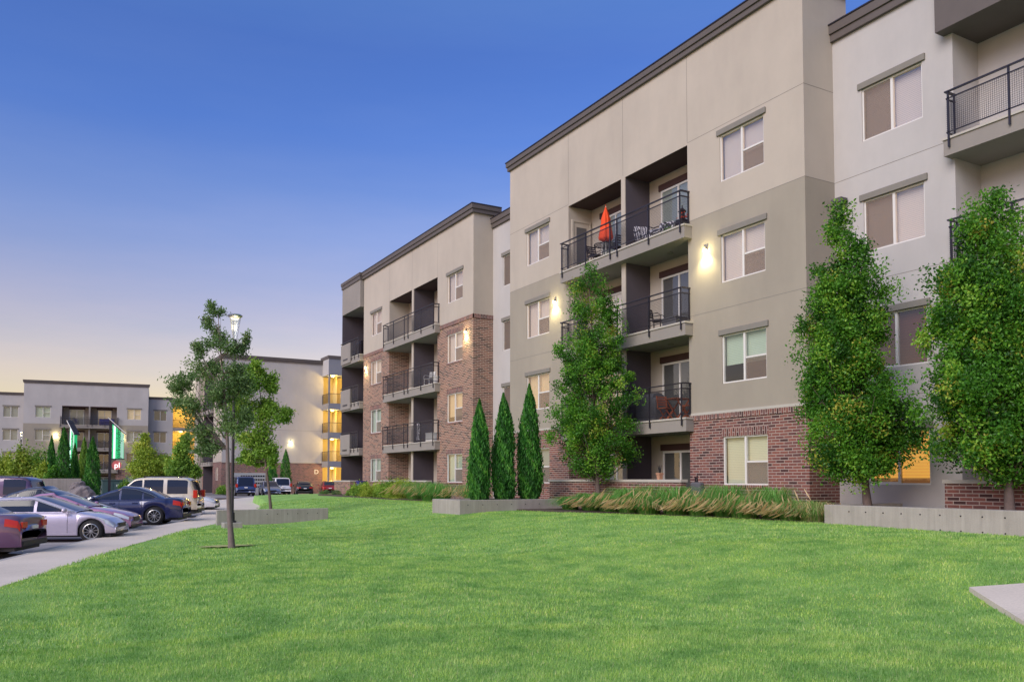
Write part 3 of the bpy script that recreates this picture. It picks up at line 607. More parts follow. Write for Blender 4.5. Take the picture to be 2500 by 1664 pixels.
# its open stair, glowing yellow
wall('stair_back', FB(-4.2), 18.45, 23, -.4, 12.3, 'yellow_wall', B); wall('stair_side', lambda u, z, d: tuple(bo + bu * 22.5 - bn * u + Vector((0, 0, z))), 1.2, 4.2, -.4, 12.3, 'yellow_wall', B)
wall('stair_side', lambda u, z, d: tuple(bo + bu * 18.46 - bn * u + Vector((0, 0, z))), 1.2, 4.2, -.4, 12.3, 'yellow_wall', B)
MB().fbox(F, 18.45, 23, 12.3, 13.3, -3, 0).build('stair_parapet', MAT['taupe'], B)
for z in (2.6, 5.8, 9.0, 12.3):
    if z < 12:
        o = MB().fbox(F, 18.45, 23, z - .5, z, -3, 0).build('landing', MAT['slab'], B)
        m = MB().fbox(F, 18.45, 23, z + 1.05, z + 1.1, -.05, 0)
        for i in range(30): m.fbox(F, 18.5 + i * .15, 18.512 + i * .15, z, z + 1.05, -.03, -.01)
        m.build('railing', MAT['rail'], o)
    p = Vector(F(19.6, z - .62, -1.0)); o = MB().lathe(p, [(0, 0), (.14, .01), (.16, .06), (.16, .12)], 12).build('ceiling_lamp', MAT['stair_glow'], B)
    l = bpy.data.lights.new('lamp_light', 'POINT'); l.energy = 240; l.color = (1, .68, .20); l.shadow_soft_size = .15
    ob = bpy.data.objects.new('lamp_light', l); col.objects.link(ob); ob.parent = o; ob.location = p + Vector((0, 0, -.25)) - B.location
MB().quad(*[tuple(bo + bu * a - bn * b + Vector((0, 0, 13))) for a, b in ((-16, 1.2), (23, 1.2), (23, 15), (-16, 15))]).build('roof', MAT['roofing'], B)
# ================================================================ ground
def struct(o): return tag(o, kind='structure')
def poly_mesh(name, pts, z, mat, th=.0):
    m = MB(); n = len(pts); zf = z if callable(z) else (lambda x, y: z)
    m.add([(x, y, zf(x, y)) for x, y in pts], [tuple(range(n))])
    if th:
        m.add([(x, y, zf(x, y)) for x, y in pts] + [(x, y, zf(x, y) - th) for x, y in pts], [(i, (i + 1) % n, n + (i + 1) % n, n + i) for i in range(n)])
    return m.build(name, MAT[mat])
struct(poly_mesh('ground', [(-900, -300), (900, -300), (900, 1500), (-900, 1500)], PZ - .03, 'far_ground'))
struct(poly_mesh('parking_lot', [(-45, -40), (8, -40), (12, 40), (45, 60), (45, 100), (-45, 126)], PZ, 'asphalt'))
# edge of the lawn, from behind the camera to the end of the row
EDGE = [(-9, -25), (-5, -4), (-2.6, 8), (-.48, 14.53), (.09, 16.2), (.74, 18.34), (1.93, 22.05), (3.25, 25.6), (4.86, 29.68), (6.11, 32.6), (7.4, 36.5), (9.3, 42), (10.8, 47), (11.4, 50.5), (12.6, 58), (14.6, 67), (16.9, 75.5), (17.6, 78)]
PARK = [(-11, -25), (-7.2, -4), (-4.4, 8), (-2.05, 15), (-1.45, 16.8), (-.85, 18.9), (.30, 22.45), (1.62, 26.1), (3.2, 30.2), (4.5, 33.2), (5.7, 37), (6.6, 41), (7.4, 46), (8.2, 51), (9.4, 58), (10.4, 62), (10.8, 64), (10.9, 64.5)]
def edge_x(y):
    for (x0, y0), (x1, y1) in zip(EDGE, EDGE[1:]):
        if y0 <= y <= y1: return x0 + (x1 - x0) * (y - y0) / (y1 - y0)
    return EDGE[-1][0] if y > 0 else EDGE[0][0]
m = MB(); k = MB()
for (a, b), (p, q) in zip(zip(PARK, PARK[1:]), zip(EDGE, EDGE[1:])):
    d = Vector((b[0] - a[0], b[1] - a[1], 0)); nrm = Vector((d.y, -d.x, 0)).normalized() * .15
    a2, b2 = (a[0] + nrm.x, a[1] + nrm.y), (b[0] + nrm.x, b[1] + nrm.y)
    m.quad((*a2, .004), (*b2, .004), (*q, .004), (*p, .004))
    k.quad((*a, PZ), (*b, PZ), (*b, 0.0), (*a, 0.0)); k.quad((*a, 0), (*b, 0), (*b2, .0), (*a2, .0))
struct(m.build('sidewalk', MAT['sidewalk'])); struct(k.build('kerb', MAT['kerb']))
# dark drive entrance and concrete in front of the far building
struct(poly_mesh('drive', [(10.9, 64.5), (14.0, 64.6), (17.2, 78.0), (11.0, 80)], PZ + .006, 'mulch'))
# parking bay lines
SD, SA = Vector((.339, .941, 0)), Vector((-.941, .339, 0))
m = MB()
for i in range(-3, 8):
    p = Vector((2.2, 29.2, 0)) + SD * (2.87 * i - 1.4) - SA * .3; q = p + SA * 4.9; w_ = SD * .05
    m.quad(*[tuple(Vector((v.x, v.y, PZ + .004))) for v in (p - w_, p + w_, q + w_, q - w_)])
struct(m.build('bay_lines', MAT['white']))
# the lawn: rows across, from its left edge to the building line
rows, V, Fc = [], [], []
ys = list(np.concatenate([np.linspace(-25, 60, 120), np.linspace(60.7, 78, 26)]))
NX = 60
for y in ys:
    xe = edge_x(y); xr = 17.6 if y < 57 else 17.6 + 12 * smooth((y - 57) / 8)
    for i in range(NX + 1):
        t = i / NX; x = xe + (xr - xe) * t
        z = .02 + gz(x, y) * (1 if y < 57 else 1 - smooth((y - 57) / 14)) + .02 * math.sin(x * .9 + y * .4) * min(1, i / 6)
        if i == 0: z = .0
        V.append((x, y, z))
for r in range(len(ys) - 1):
    for i in range(NX): a = r * (NX + 1) + i; Fc.append((a, a + 1, a + NX + 2, a + NX + 1))
me = bpy.data.meshes.new('lawn'); me.from_pydata(V, [], Fc); me.polygons.foreach_set('use_smooth', [True] * len(Fc))
mt, n, b, _ = new_mat('lawn_ground'); P = pos(n)
c0 = ramp(n, noise(n, .8, 5, P, .6).outputs[0], [(.3, (.16, .33, .066)), (.5, (.23, .435, .10)), (.72, (.30, .51, .13))]); c1 = ramp(n, noise(n, 45, 6, P, .75).outputs[0], [(.3, (.55, .6, .5)), (.7, (1.3, 1.25, 1.2))])
n.links.new(mixc(n, 1, c0, c1, 'MULTIPLY'), b.inputs['Base Color']); b.inputs['Roughness'].default_value = .9; bump(n, b, noise(n, 60, 6, P, .75).outputs[0], .8, .03)
me.materials.append(mt); lawn = bpy.data.objects.new('lawn', me); col.objects.link(lawn); struct(lawn)
def lz(x, y): return .02 + gz(x, y)
# planting beds with bark
BED1 = [(14.15, 24.7), (14.2, 22.0), (15.2, 20.6), (15.75, 18.2), (16.05, 15.5), (16.2, 13.4), (18.05, 13.4), (18.05, 24.7)]
BED2 = [(16.6, 29), (16.3, 37), (15.7, 42), (15.3, 48), (15.6, 52.5), (16.2, 55), (18.3, 55), (18.3, 29)]
for bd in (BED1, BED2): struct(poly_mesh('planting_bed', bd, lambda x, y: lz(x, y) + .035, 'mulch', .1))
struct(poly_mesh('planting_bed', [(16.25, -2), (16.25, 13.4), (19.25, 15.6), (19.25, -2)], .82, 'mulch', .1))
struct(poly_mesh('planting_bed', [(12.2, 24.9), (16.1, 24.9), (16.1, 26.7), (12.2, 26.7)], .80, 'mulch', .1))
# concrete path slab in the near right corner
SLAB = [(10.1, 6.3), (14.2, 4.0), (12.0, .2), (7.2, 3.1), (8.75, 4.85)]
struct(poly_mesh('path_slab', SLAB, lambda x, y: lz(x, y) + .045, 'sidewalk', .1))
struct(poly_mesh('bare_patch', [(3.85 + .62 * math.cos(a / 3.5) * (1 + .25 * math.sin(a * 2.1)), 20.4 + .30 * math.sin(a / 3.5) * (1 + .3 * math.cos(a * 3.3))) for a in range(22)], lambda x, y: lz(x, y) + .016, 'bare_soil'))

# ---- grass blades
def inpoly(x, y, P):
    c = np.zeros(x.shape, bool); j = len(P) - 1
    for i in range(len(P)):
        xi, yi = P[i]; xj, yj = P[j]
        c ^= ((yi > y) != (yj > y)) & (x < (xj - xi) * (y - yi) / (yj - yi + 1e-12) + xi); j = i
    return c
ex = np.array([p[0] for p in EDGE]); ey = np.array([p[1] for p in EDGE])
def grass_zone(n, dmin, dmax, h, w):
    """n blades between two distances in front of the camera"""
    a = RNG.uniform(-R(38), R(42), n) + YAW; d = np.sqrt(RNG.uniform(dmin ** 2, dmax ** 2, n))
    x, y = d * np.sin(a), d * np.cos(a)
    ok = (x > np.interp(y, ey, ex) + .01 + RNG.uniform(-.04, .05, n)) & (x < 16.25) & (y > 1.5)
    for Pp in (BED1, BED2, SLAB): ok &= ~inpoly(x, y, Pp)
    ok &= ~((x > 11.95) & (y > 24.65) & (y < 26.95)) & ~((x > 5.25) & (x < 9.25) & (y > 29.75) & (y < 30.1))
    x, y = x[ok], y[ok]; n = len(x)
    t = np.clip((x - 7) / 7.5, 0, 1); z = .015 + .52 * t * t * (3 - 2 * t) + .02 * np.sin(x * .9 + y * .4)
    clump = .5 + .28 * np.sin(x * 3.1 + 1.7 * np.sin(y * 2.3)) * np.sin(y * 2.7 + 1.3 * np.sin(x * 1.9)) + .22 * np.sin(x * 9.1 + 2.1 * np.sin(y * 7.3)) * np.sin(y * 8.7 + 1.9 * np.sin(x * 6.9))
    hh = h * RNG.uniform(.5, 1.25, n) * (.8 + .4 * clump); az = RNG.uniform(0, 6.283, n); ln = RNG.uniform(.1, .75, n) * hh
    wa = az + RNG.uniform(.8, 2.3, n); ww = w * RNG.uniform(.7, 1.3, n)
    b0 = np.stack([x - np.cos(wa) * ww, y - np.sin(wa) * ww, z], 1); b1 = np.stack([x + np.cos(wa) * ww, y + np.sin(wa) * ww, z], 1)
    tip = np.stack([x + np.cos(az) * ln, y + np.sin(az) * ln, z + hh], 1)
    tint = np.clip(RNG.normal(.45, .22, n) + .42 * (clump - .5), 0, .95); dry = RNG.random(n) < .02; tint[dry] = 1
    return np.stack([b0, b1, tip], 1).reshape(-1, 3), tint
zs_ = [grass_zone(GN, a, b, h, w) for GN, a, b, h, w in ((260000, 4.5, 9, .036, .0028), (300000, 8.8, 17, .04, .0045), (200000, 16.8, 28, .042, .008), (120000, 27.8, 48, .045, .015))]
g = np_obj('grass', np.concatenate([a for a, _ in zs_]), 3, MAT['lawn_blades'], None, np.concatenate([b for _, b in zs_]))
tag(g, 'short mown green grass blades covering the lawn', 'grass', kind='stuff')

# ================================================================ low walls
def cwall(label, boxes, holes=None, loc=(0, 0, 0)):
    m = MB()
    for b in boxes: m.box(*b)
    o = thing('concrete_wall', label, 'wall', loc)
    m.build('wall', MAT['concrete'], o, bevel=.012)
    if holes:
        h = MB()
        for (x, y, z, ax) in holes: h.lathe((x, y, z), [(.0, -.012), (.012, -.012), (.017, 0), (.017, .005)], 8, ax)
        h.build('tie_holes', MAT['dark'], o)
    return o
cwall('long low concrete planter wall at the right, in front of the two big pear trees', [(16.0, 16.25, -1, 13.45, 0, 1.0), (16.25, 18.6, 13.25, 13.45, 0, 1.0)],
      [(15.999, y, .86, 'x') for y in np.arange(2.2, 13.2, .44)] + [(15.999, y, .56, 'x') for y in np.arange(2.2, 11, .44)], (16, 8, .3))
cwall('L shaped concrete planter wall holding the three cypresses', [(12.0, 16.15, 24.7, 24.9, 0, .9), (12.0, 12.2, 24.9, 26.9, 0, .9), (12.2, 16.15, 26.7, 26.9, 0, .9)],
      [(x, 24.699, .74, 'y') for x in np.arange(12.3, 16.0, .55)], (14, 24.8, .3))
cwall('grey weathered concrete wall beside the sidewalk and lamp post', [(5.3, 9.2, 29.9, 30.1, -.3, .53)], [(x, 29.899, .36, 'y') for x in np.arange(7.0, 9.1, .36)], (7.2, 30, 0))
cwall('tall pale concrete retaining wall behind the parked cars at the far left', [(-6, 2.3, 60.0, 60.3, -.2, 1.62), (2.05, 2.3, 60.3, 66, -.2, 1.62)], None, (0, 60, 0))
def bwall(label, x0, x1, y0, y1, zt, ret=()):
    o = thing('brick_patio_wall', label, 'wall', ((x0 + x1) / 2, (y0 + y1) / 2, .3))
    m = MB().box(x0, x1, y0, y1, .1, zt - .09)
    for r in ret: m.box(*r, .1, zt - .09)
    m.build('wall', MAT['brick_warm' if 30 < y0 < 60 else 'brick'], o)
    c = MB().box(x0 - .04, x1 + .04, y0 - .04, y1 + .04, zt - .09, zt)
    for r in ret: c.box(r[0] + .045, r[1], r[2] - .04, r[3] + .04, zt - .088, zt - .002)
    c.build('coping', MAT['ledge'], o, bevel=.01); return o
bwall('low brick patio wall behind the tall grasses, under the wide balconies', 17.1, 17.3, 19.72, 27.3, 1.58, [(17.3, 18.08, 27.1, 27.3)])
bwall('low brick patio wall behind the shrubs at the second block', 17.5, 17.72, 39.9, 47.6, 1.52, [(17.72, 18.38, 47.4, 47.6)])
bwall('short brick patio wall at the far corner below the stacked small balconies', 17.6, 17.82, 52.5, 55.9, 1.5, [(17.82, 18.1, 52.5, 52.7)])
bwall('low brick patio wall at the right edge behind the rightmost tree', 18.0, 18.22, 4, 11.75, 1.58, [(18.22, 19.28, 11.55, 11.75)])
# ================================================================ plants
def rot_rand(n):
    q = RNG.normal(size=(n, 4)); q /= np.linalg.norm(q, axis=1)[:, None]; w, x, y, z = q.T
    return np.stack([np.stack([1 - 2 * (y * y + z * z), 2 * (x * y - z * w), 2 * (x * z + y * w)], 1), np.stack([2 * (x * y + z * w), 1 - 2 * (x * x + z * z), 2 * (y * z - x * w)], 1),
                     np.stack([2 * (x * z - y * w), 2 * (y * z + x * w), 1 - 2 * (x * x + y * y)], 1)], 1)
def leaves(C, L, W, droop=0., up=None):
    """one folded diamond leaf (two triangles) per centre; returns vertices in threes"""
    n = len(C); M_ = rot_rand(n); l = L * RNG.uniform(.7, 1.25, n)[:, None]; w = W * RNG.uniform(.7, 1.25, n)[:, None]
    ax = M_[:, :, 0]; sx = M_[:, :, 1]; nz = M_[:, :, 2]
    if up is not None:
        ax = ax * (1 - up) + np.array([0, 0, 1.]) * up; ax /= np.linalg.norm(ax, axis=1)[:, None]
    if droop: ax = ax - np.array([0, 0, droop]); ax /= np.linalg.norm(ax, axis=1)[:, None]
    sx = np.cross(ax, nz); sx /= np.linalg.norm(sx, axis=1)[:, None] + 1e-9; nz = np.cross(sx, ax)
    a = C - ax * l * .5; t = C + ax * l * .5; s1 = C + sx * w * .5 + nz * w * .18; s2 = C - sx * w * .5 + nz * w * .18
    return np.stack([a, s1, t, a, t, s2], 1).reshape(-1, 3)
def crown_obj(C, L, W, mat, parent, clump_t, **k):
    V = leaves(C, L, W, **k); n = len(C)
    tint = np.clip(clump_t + RNG.normal(0, .11, n), 0, 1)
    return np_obj('crown', V, 3, MAT[mat], parent, np.repeat(tint, 2))
def profile_cloud(base, prof, ppm, nclump, nleaf, sig, flat=.75, hollow=.45, seed=0):
    """prof: (display y, left x, right x) read off the crown; gives leaf centres clustered into clumps through the crown's volume"""
    rg = np.random.default_rng(seed); P = np.array(prof, float)
    yb = 1100.75; z = EYE + (yb - P[:, 0]) / ppm; o = np.argsort(z); z = z[o]
    xb = base[3]; lo = (P[o, 1] - xb) / ppm; hi = (P[o, 2] - xb) / ppm
    w = np.maximum(hi - lo, .05); cdf = np.cumsum(np.concatenate([[0], (w[1:] ** 1.6 + w[:-1] ** 1.6) / 2 * np.diff(z)])); cdf /= cdf[-1]
    zz_ = np.interp(rg.random(nclump), cdf, z)
    l, h_ = np.interp(zz_, z, lo), np.interp(zz_, z, hi); c, r = (l + h_) / 2, np.maximum((h_ - l) / 2 * 1.04 - sig * .45, .03)
    a = rg.uniform(0, 6.283, nclump); ph = rg.uniform(0, 6.283, 6)
    r = r * .87; lump = 1 + .15 * np.sin(2 * a + zz_ * 2.3 + ph[0]) + .13 * np.sin(3 * a - zz_ * 3.7 + ph[1]) + .10 * np.sin(5 * a + zz_ * 6.1 + ph[2])
    rr = r * lump * np.sqrt(rg.uniform(.06, 1.1, nclump)); sh = rg.random(nclump) < .05; rr = np.where(sh, r * rg.uniform(1.1, 1.35, nclump), rr)
    hole = np.sin(a * 2 + zz_ * 4.1 + ph[3]) * np.sin(zz_ * 5.3 - a + ph[4]) + .5 * np.sin(rr * 9 + zz_ * 7 + ph[5]) > .72
    side = c + rr * np.cos(a); dep = rr * np.sin(a) * flat
    CC = np.array(base[:3])[None] * np.array([1, 1, 0]) + side[:, None] * np.array(RT)[None] + dep[:, None] * np.array(_d0)[None] + zz_[:, None] * np.array([0, 0, 1.])
    CC = CC[~hole]; nclump = len(CC); k = rg.integers(0, nclump, nleaf); s_ = sig * rg.uniform(.6, 1.25, nclump)[k][:, None]
    C = CC[k] + np.clip(rg.normal(size=(nleaf, 3)), -1.7, 1.7) * s_ * np.array([1, 1, 1.05]); ct = rg.normal(.45, .27, nclump)[k]
    return C, ct, CC
def wood(name, mat, parent, base, lean_top, r0, r1, limbs, n=10, flare=1.35, z0=-.25):
    b = Vector(base[:3]); t = Vector(lean_top); m = MB(); pts, rs = [], []
    for i in range(12):
        s_ = i / 11; p = b.lerp(t, s_) + Vector((math.sin(s_ * 7 + b.x), math.cos(s_ * 6 + b.y), 0)) * .03 * min(1, s_ * 3)
        pts.append(p); rs.append((r0 * (1 - s_) + r1 * s_) * (flare if i == 0 else 1.08 if i == 1 else 1))
    pts.insert(0, b + Vector((0, 0, z0))); rs.insert(0, rs[0] * 1.05); m.tube(pts, rs, n)
    for (s_, e, r) in limbs:
        p = b.lerp(t, s_); e = Vector(e); q = p.lerp(e, .45) + Vector((0, 0, -.08 * (e - p).length))
        m.tube([p, p.lerp(q, .5) + Vector((0, 0, .02)), q, e], [r, r * .8, r * .6, r * .2], 6)
    return m.build(name, MAT[mat], parent, smooth_=True)
def limb_set(CC, base, top, k, rs=.03, lo=.12):
    out = []; b, t = Vector(base[:3]), Vector(top); H = t.z - b.z
    for i in RNG.choice(len(CC), k, replace=False):
        e = Vector(CC[i]); hd = math.hypot(e.x - b.x, e.y - b.y); s_ = min(.93, max(lo, (e.z - hd * 1.1 - b.z) / H)); out.append((s_, e, rs * (1.1 - s_)))
    return out
# three columnar pear trees
def pear(label, x, ybase, X, prof, nleaf, ncl, seed, sig=.15, L=.080):
    p = onX(x, ybase, X); ppm = _F / (p - CAMP).dot(_d0); z0 = .82 if X > 16.6 else lz(p.x, p.y)
    base = (p.x, p.y, z0, x); t = thing('pear_tree', label, 'tree', (p.x, p.y, z0), group='columnar pear trees along the building')
    C, ct, CC = profile_cloud(base, prof, ppm, ncl, nleaf, sig, seed=seed)
    topz = EYE + (1100.75 - prof[0][0]) / ppm; tx = ((prof[0][1] + prof[0][2]) / 2 - x) / ppm
    top = Vector((p.x, p.y, topz - .5)) + RT * tx
    wood('trunk', 'bark', t, base, top, .085, .012, limb_set(CC, base, top, 120, .03))
    crown_obj(C, L, L * .62, 'pear_leaf', t, ct, droop=.25); return t
PEARG = 'columnar pear trees along the building'
pear('columnar green pear tree in front of the wide balconies, rooted among the tall grasses', 1378, 1140, 16.55,
     [(612, 1352, 1364), (640, 1335, 1390), (690, 1318, 1415), (760, 1312, 1442), (800, 1290, 1430), (850, 1292, 1452), (930, 1268, 1466), (1000, 1264, 1440), (1035, 1285, 1480), (1070, 1310, 1440), (1092, 1345, 1400)], 50000, 380, 21)
pear('bright green columnar pear tree in the concrete planter, right beside the building corner', 1997, 1150, 17.2,
     [(474, 1938, 1952), (520, 1915, 1985), (560, 1905, 2000), (620, 1882, 2055), (700, 1856, 2042), (780, 1848, 2045), (860, 1846, 2050), (910, 1850, 2080), (960, 1862, 2122), (1000, 1872, 2118), (1045, 1870, 2080), (1090, 1910, 2045), (1112, 1965, 2020)], 72000, 520, 22)
pear('large darker pear tree at the right edge of the photo with a forked top', 2323, 1150, 17.2,
     [(432, 2296, 2316), (470, 2250, 2345), (520, 2232, 2365), (600, 2188, 2380), (700, 2150, 2420), (760, 2148, 2440), (850, 2170, 2450), (885, 2120, 2450), (950, 2162, 2450), (1000, 2150, 2450), (1050, 2172, 2440), (1090, 2250, 2400), (1112, 2290, 2350)], 84000, 580, 23)
# cypresses
def cypress(name, label, cat, x, y, ztop, r, mat, nleaf, group, z0=None, L=.135, lean=0., split=False):
    z0 = lz(x, y) if z0 is None else z0
    t = thing(name, label, cat, (x, y, z0), group=group); H = ztop - z0; n = nleaf
    s_ = 1 - np.sqrt(1 - RNG.random(n) * .985); s_ = RNG.random(n) ** 1.25
    pr = np.interp(s_, [0, .05, .2, .45, .7, .88, 1], [.62, .88, 1, .93, .68, .34, .03])
    a = RNG.uniform(0, 6.283, n); lump = 1 + .10 * np.sin(a * 3 + s_ * 9 + x * 5) + .07 * np.sin(a * 7 - s_ * 23)
    rr = r * pr * lump * np.sqrt(RNG.uniform(.35, 1.0, n)) * np.where(RNG.random(n) < .12, 1.18, 1); off = 0
    if split:
        k = (RNG.random(n) < .35) & (s_ > .5); off = np.where(k, .16 * r * 2, 0); s_ = np.where(k, s_ * .93, s_)
    C = np.stack([x + rr * np.cos(a) + off + lean * s_, y + rr * np.sin(a), z0 + .06 + s_ * H], 1)
    ct = .42 + .33 * np.sin(a * 5 + s_ * 31) * np.sin(s_ * 17 + a * 2) + .12 * (RNG.random(n) < .07)
    MB().tube([(x, y, z0 - .2), (x, y, z0 + H * .9)], [.07, .012], 8).build('trunk', MAT['bark'], t)
    crown_obj(C, L, L * .30, mat, t, ct, up=.72); return t
for x, ty, X, r, lab, sp_ in ((1103, 924, 13.1, .38, 'shortest cypress with a single point, nearest the brick corner', False), (1158, 909, 14.05, .40, 'middle cypress with a double tip, standing in the concrete planter', True), (1218, 888, 15.0, .44, 'tallest cypress, nearest the balconies, standing in the concrete planter', False)):
    p = onY(x, 1100, 25.9); D_ = (p - CAMP).dot(_d0)
    cypress('cypress', lab, 'tree', p.x, 25.9, EYE + (1100.75 - ty) / _F * D_, r, 'cypress_leaf', 12000, 'cypresses in the concrete planter', .78, split=sp_)
for x, ty, Yd, r, lab in ((657, 1035, 93.5, .62, 'slim dark cypress against the brick wall left of the letter D'), (627, 1058, 93.5, .6, 'slim dark cypress half hidden behind the young tree, against the brick wall')):
    p = onY(x, 1100, Yd); D_ = (p - CAMP).dot(_d0)
    cypress('cypress', lab, 'tree', p.x, Yd, EYE + (1100.75 - ty) / _F * D_, r, 'cypress_leaf', 3500, 'cypresses at the end wall', 0, L=.22)
# arborvitae on the raised bed behind the concrete wall at the left
for x, ty, w, Yd, lab in ((117, 1005, 22, 66, 'dark arborvitae, leftmost of the row beside the green signs'), (145, 985, 34, 65, 'tallest arborvitae, in front of the left green sign'), (171, 1022, 19, 66, 'narrow dark arborvitae just right of the left green sign'),
                          (192, 1008, 24, 67, 'bright green arborvitae behind its neighbours in the row'), (212, 1007, 36, 64, 'wide arborvitae at the right end of the row, near the boulders')):
    p = onY(x, 1100, Yd); D_ = (p - CAMP).dot(_d0)
    cypress('arborvitae', lab, 'tree', p.x, Yd, EYE + (1100.75 - ty) / _F * D_, w / 2 / _F * D_, 'cypress_leaf' if x != 192 else 'light_leaf', 5000, 'arborvitae beside the signs', .6 if x != 212 else .1, L=.17)
# the young ash beside the sidewalk
def open_tree(name, label, x, ybase, Z, clumps, mat, bark, nleaf, L, W, r0, group=None, top=None, sigs=1., droop=.3, branches=True, fork=None, YD=None):
    p = onZ(x, ybase, Z) if YD is None else onY(x, ybase, YD); p.z = Z; ppm = _F / (p - CAMP).dot(_d0)
    t = thing(name, label, 'tree', (p.x, p.y, Z), group=group); C, ct, ends = [], [], []
    tot = sum((c[2] * c[3]) ** .8 for c in clumps)
    for j, (cx, cy, rx, ry) in enumerate(clumps):
        dep = RNG.uniform(-.5, .5) * rx / ppm * .9; c0 = p + RT * ((cx - x) / ppm) + _d0 * dep; c0 = Vector((c0.x, c0.y, EYE + (1100.75 - cy) / ppm))
        n = int(nleaf * (rx * ry) ** .8 / tot); sub = max(4, int(rx * ry / 260)); u = RNG.normal(size=(sub, 3)); u /= np.linalg.norm(u, axis=1)[:, None]; u *= RNG.uniform(.25, .85, (sub, 1))
        sc = np.array([rx, rx * .9, ry]) / ppm; cc = np.array(c0) + u * sc
        k = RNG.integers(0, sub, n); C.append(cc[k] + RNG.normal(size=(n, 3)) * sc * .21 * sigs); ct.append(np.clip(RNG.normal(.45, .16, sub), 0, 1)[k]); ends += [c0] + [Vector(v) for v in cc[:3]]
    tp = Vector(ends[0]) if top is None else Vector((p.x, p.y, 0)) + RT * ((top[0] - x) / ppm) + Vector((0, 0, EYE + (1100.75 - top[1]) / ppm))
    H = tp.z - Z; fk = fork if fork else .35; lim = []
    for e in ends[1:]:
        hd = math.hypot(e.x - p.x, e.y - p.y); s_ = min(.9, max(fk, (e.z - hd * 1.25 - Z) / H)); lim.append((s_, e, .42 * r0 * (1.15 - s_)))
    wood('trunk', bark, t, (p.x, p.y, Z), tp, r0, r0 * .12, lim if branches else lim[::3], 12 if r0 > .05 else 7)
    crown_obj(np.concatenate(C), L, W, mat, t, np.concatenate(ct), droop=droop); return t
open_tree('ash_tree', 'young ash tree with thin grey trunk and airy dark leaves beside the lamp post', 533, 1258, .02,
          [(480, 705, 22, 24), (472, 740, 24, 24), (492, 775, 30, 28), (452, 800, 24, 20), (470, 850, 46, 38), (535, 800, 34, 30), (520, 850, 40, 40), (430, 880, 46, 24), (402, 892, 22, 14), (440, 930, 44, 36), (505, 910, 46, 42), (545, 880, 30, 42), (470, 985, 46, 36), (520, 970, 36, 36), (552, 960, 26, 40), (480, 1030, 32, 22), (560, 780, 16, 20)],
          'ash_leaf', 'bark_grey', 13500, .105, .03, .062, top=(497, 720), fork=.42, droop=.45, sigs=1.3)
open_tree('young_tree', 'young bright green tree behind the weathered concrete wall by the lamp', 625, 1178, .03,
          [(590, 845, 26, 22), (575, 890, 44, 36), (612, 880, 26, 24), (570, 940, 50, 40), (612, 940, 30, 36), (648, 955, 26, 22), (580, 1000, 42, 34), (565, 1045, 18, 22), (600, 1035, 40, 30), (575, 1060, 30, 16), (630, 1040, 20, 26)],
          'light_leaf', 'bark', 14500, .135, .065, .06, top=(588, 850), fork=.38, YD=33.5, sigs=1.3)
# bright trees in front of the far building, and the shrubs at the left
BT = 'bright trees in front of the far building'
for x, cl, lab, Yd, mt_ in ((334, [(334, 1010, 10, 14), (334, 1036, 22, 22), (333, 1070, 34, 30), (350, 1080, 20, 20), (320, 1085, 22, 18)], 'yellow green conical tree left of the far open stairs', 98, 'yellow_leaf'), (425, [(425, 1010, 10, 14), (425, 1038, 20, 24), (424, 1074, 30, 30), (440, 1085, 16, 16)], 'bright green conical tree in front of the far yellow lit stairs', 92, 'light_leaf'),
                           (380, [(378, 1062, 18, 16), (376, 1085, 30, 18)], 'small rounded green tree between the two bright conical trees', 100, 'light_leaf'), (455, [(392, 1080, 14, 20), (402, 1088, 12, 14)], 'small leafy green tree left of the near conical tree', 96, 'light_leaf')):
    open_tree('ornamental_tree', lab, x if x != 455 else 396, 1110, -.1, cl, mt_, 'bark', 11000, .24, .15, .09, BT, sigs=1.7, YD=Yd)
def bush(name, label, x, y, z, rx, ry, h, mat, n, L, group=None, cat='shrub', W=.5, up=None):
    t = thing(name, label, cat, (x, y, z), group=group); sub = 26
    u = RNG.normal(size=(sub, 3)); u[:, 2] = abs(u[:, 2]); u /= np.linalg.norm(u, axis=1)[:, None]; cc = u * RNG.uniform(.45, .95, (sub, 1)) * np.array([rx, ry, h])
    k = RNG.integers(0, sub, n); C = cc[k] + RNG.normal(size=(n, 3)) * np.array([rx, ry, h]) * .17; C[:, 2] = np.abs(C[:, 2]) + .02
    C += np.array([x, y, z]); ct = np.clip(RNG.normal(.45, .17, sub), 0, 1)[k]
    m = MB()
    for i in range(9): m.tube([(x, y, z - .05), tuple(np.array([x, y, z]) + cc[i] * .6), tuple(np.array([x, y, z]) + cc[i])], [.02, .014, .005], 5)
    m.build('stems', MAT['bark'], t); o = crown_obj(C, L, L * W, mat, t, ct, up=up); o.name = 'foliage'; return t
SH = 'shrubs above the concrete wall at the left'
for x, cy, w, h, Yd, mt_, lab in ((12, 1065, 46, 40, 70, 'yellow_leaf', 'yellow green shrub at the far left edge above the concrete wall'), (55, 1062, 60, 46, 68, 'yellow_leaf', 'broad bright yellow shrub beside the small lamp post'), (86, 1052, 50, 52, 75, 'light_leaf', 'tall loose green shrub behind the yellow ones'),
                                 (92, 1085, 40, 26, 66, 'yellow_leaf', 'olive yellow shrub in front of the arborvitae row'), (124, 1092, 40, 20, 64.5, 'pear_leaf', 'low clipped green bush under the tall arborvitae')):
    p = onY(x, 1100, Yd); D_ = (p - CAMP).dot(_d0); q = D_ / _F
    zb0 = .9; bush('shrub', lab, p.x, Yd, zb0, w / 2 * q, w / 2 * q * .8, EYE + (1100.75 - (cy - h / 2)) * q - zb0, mt_, 6500, .19, SH)
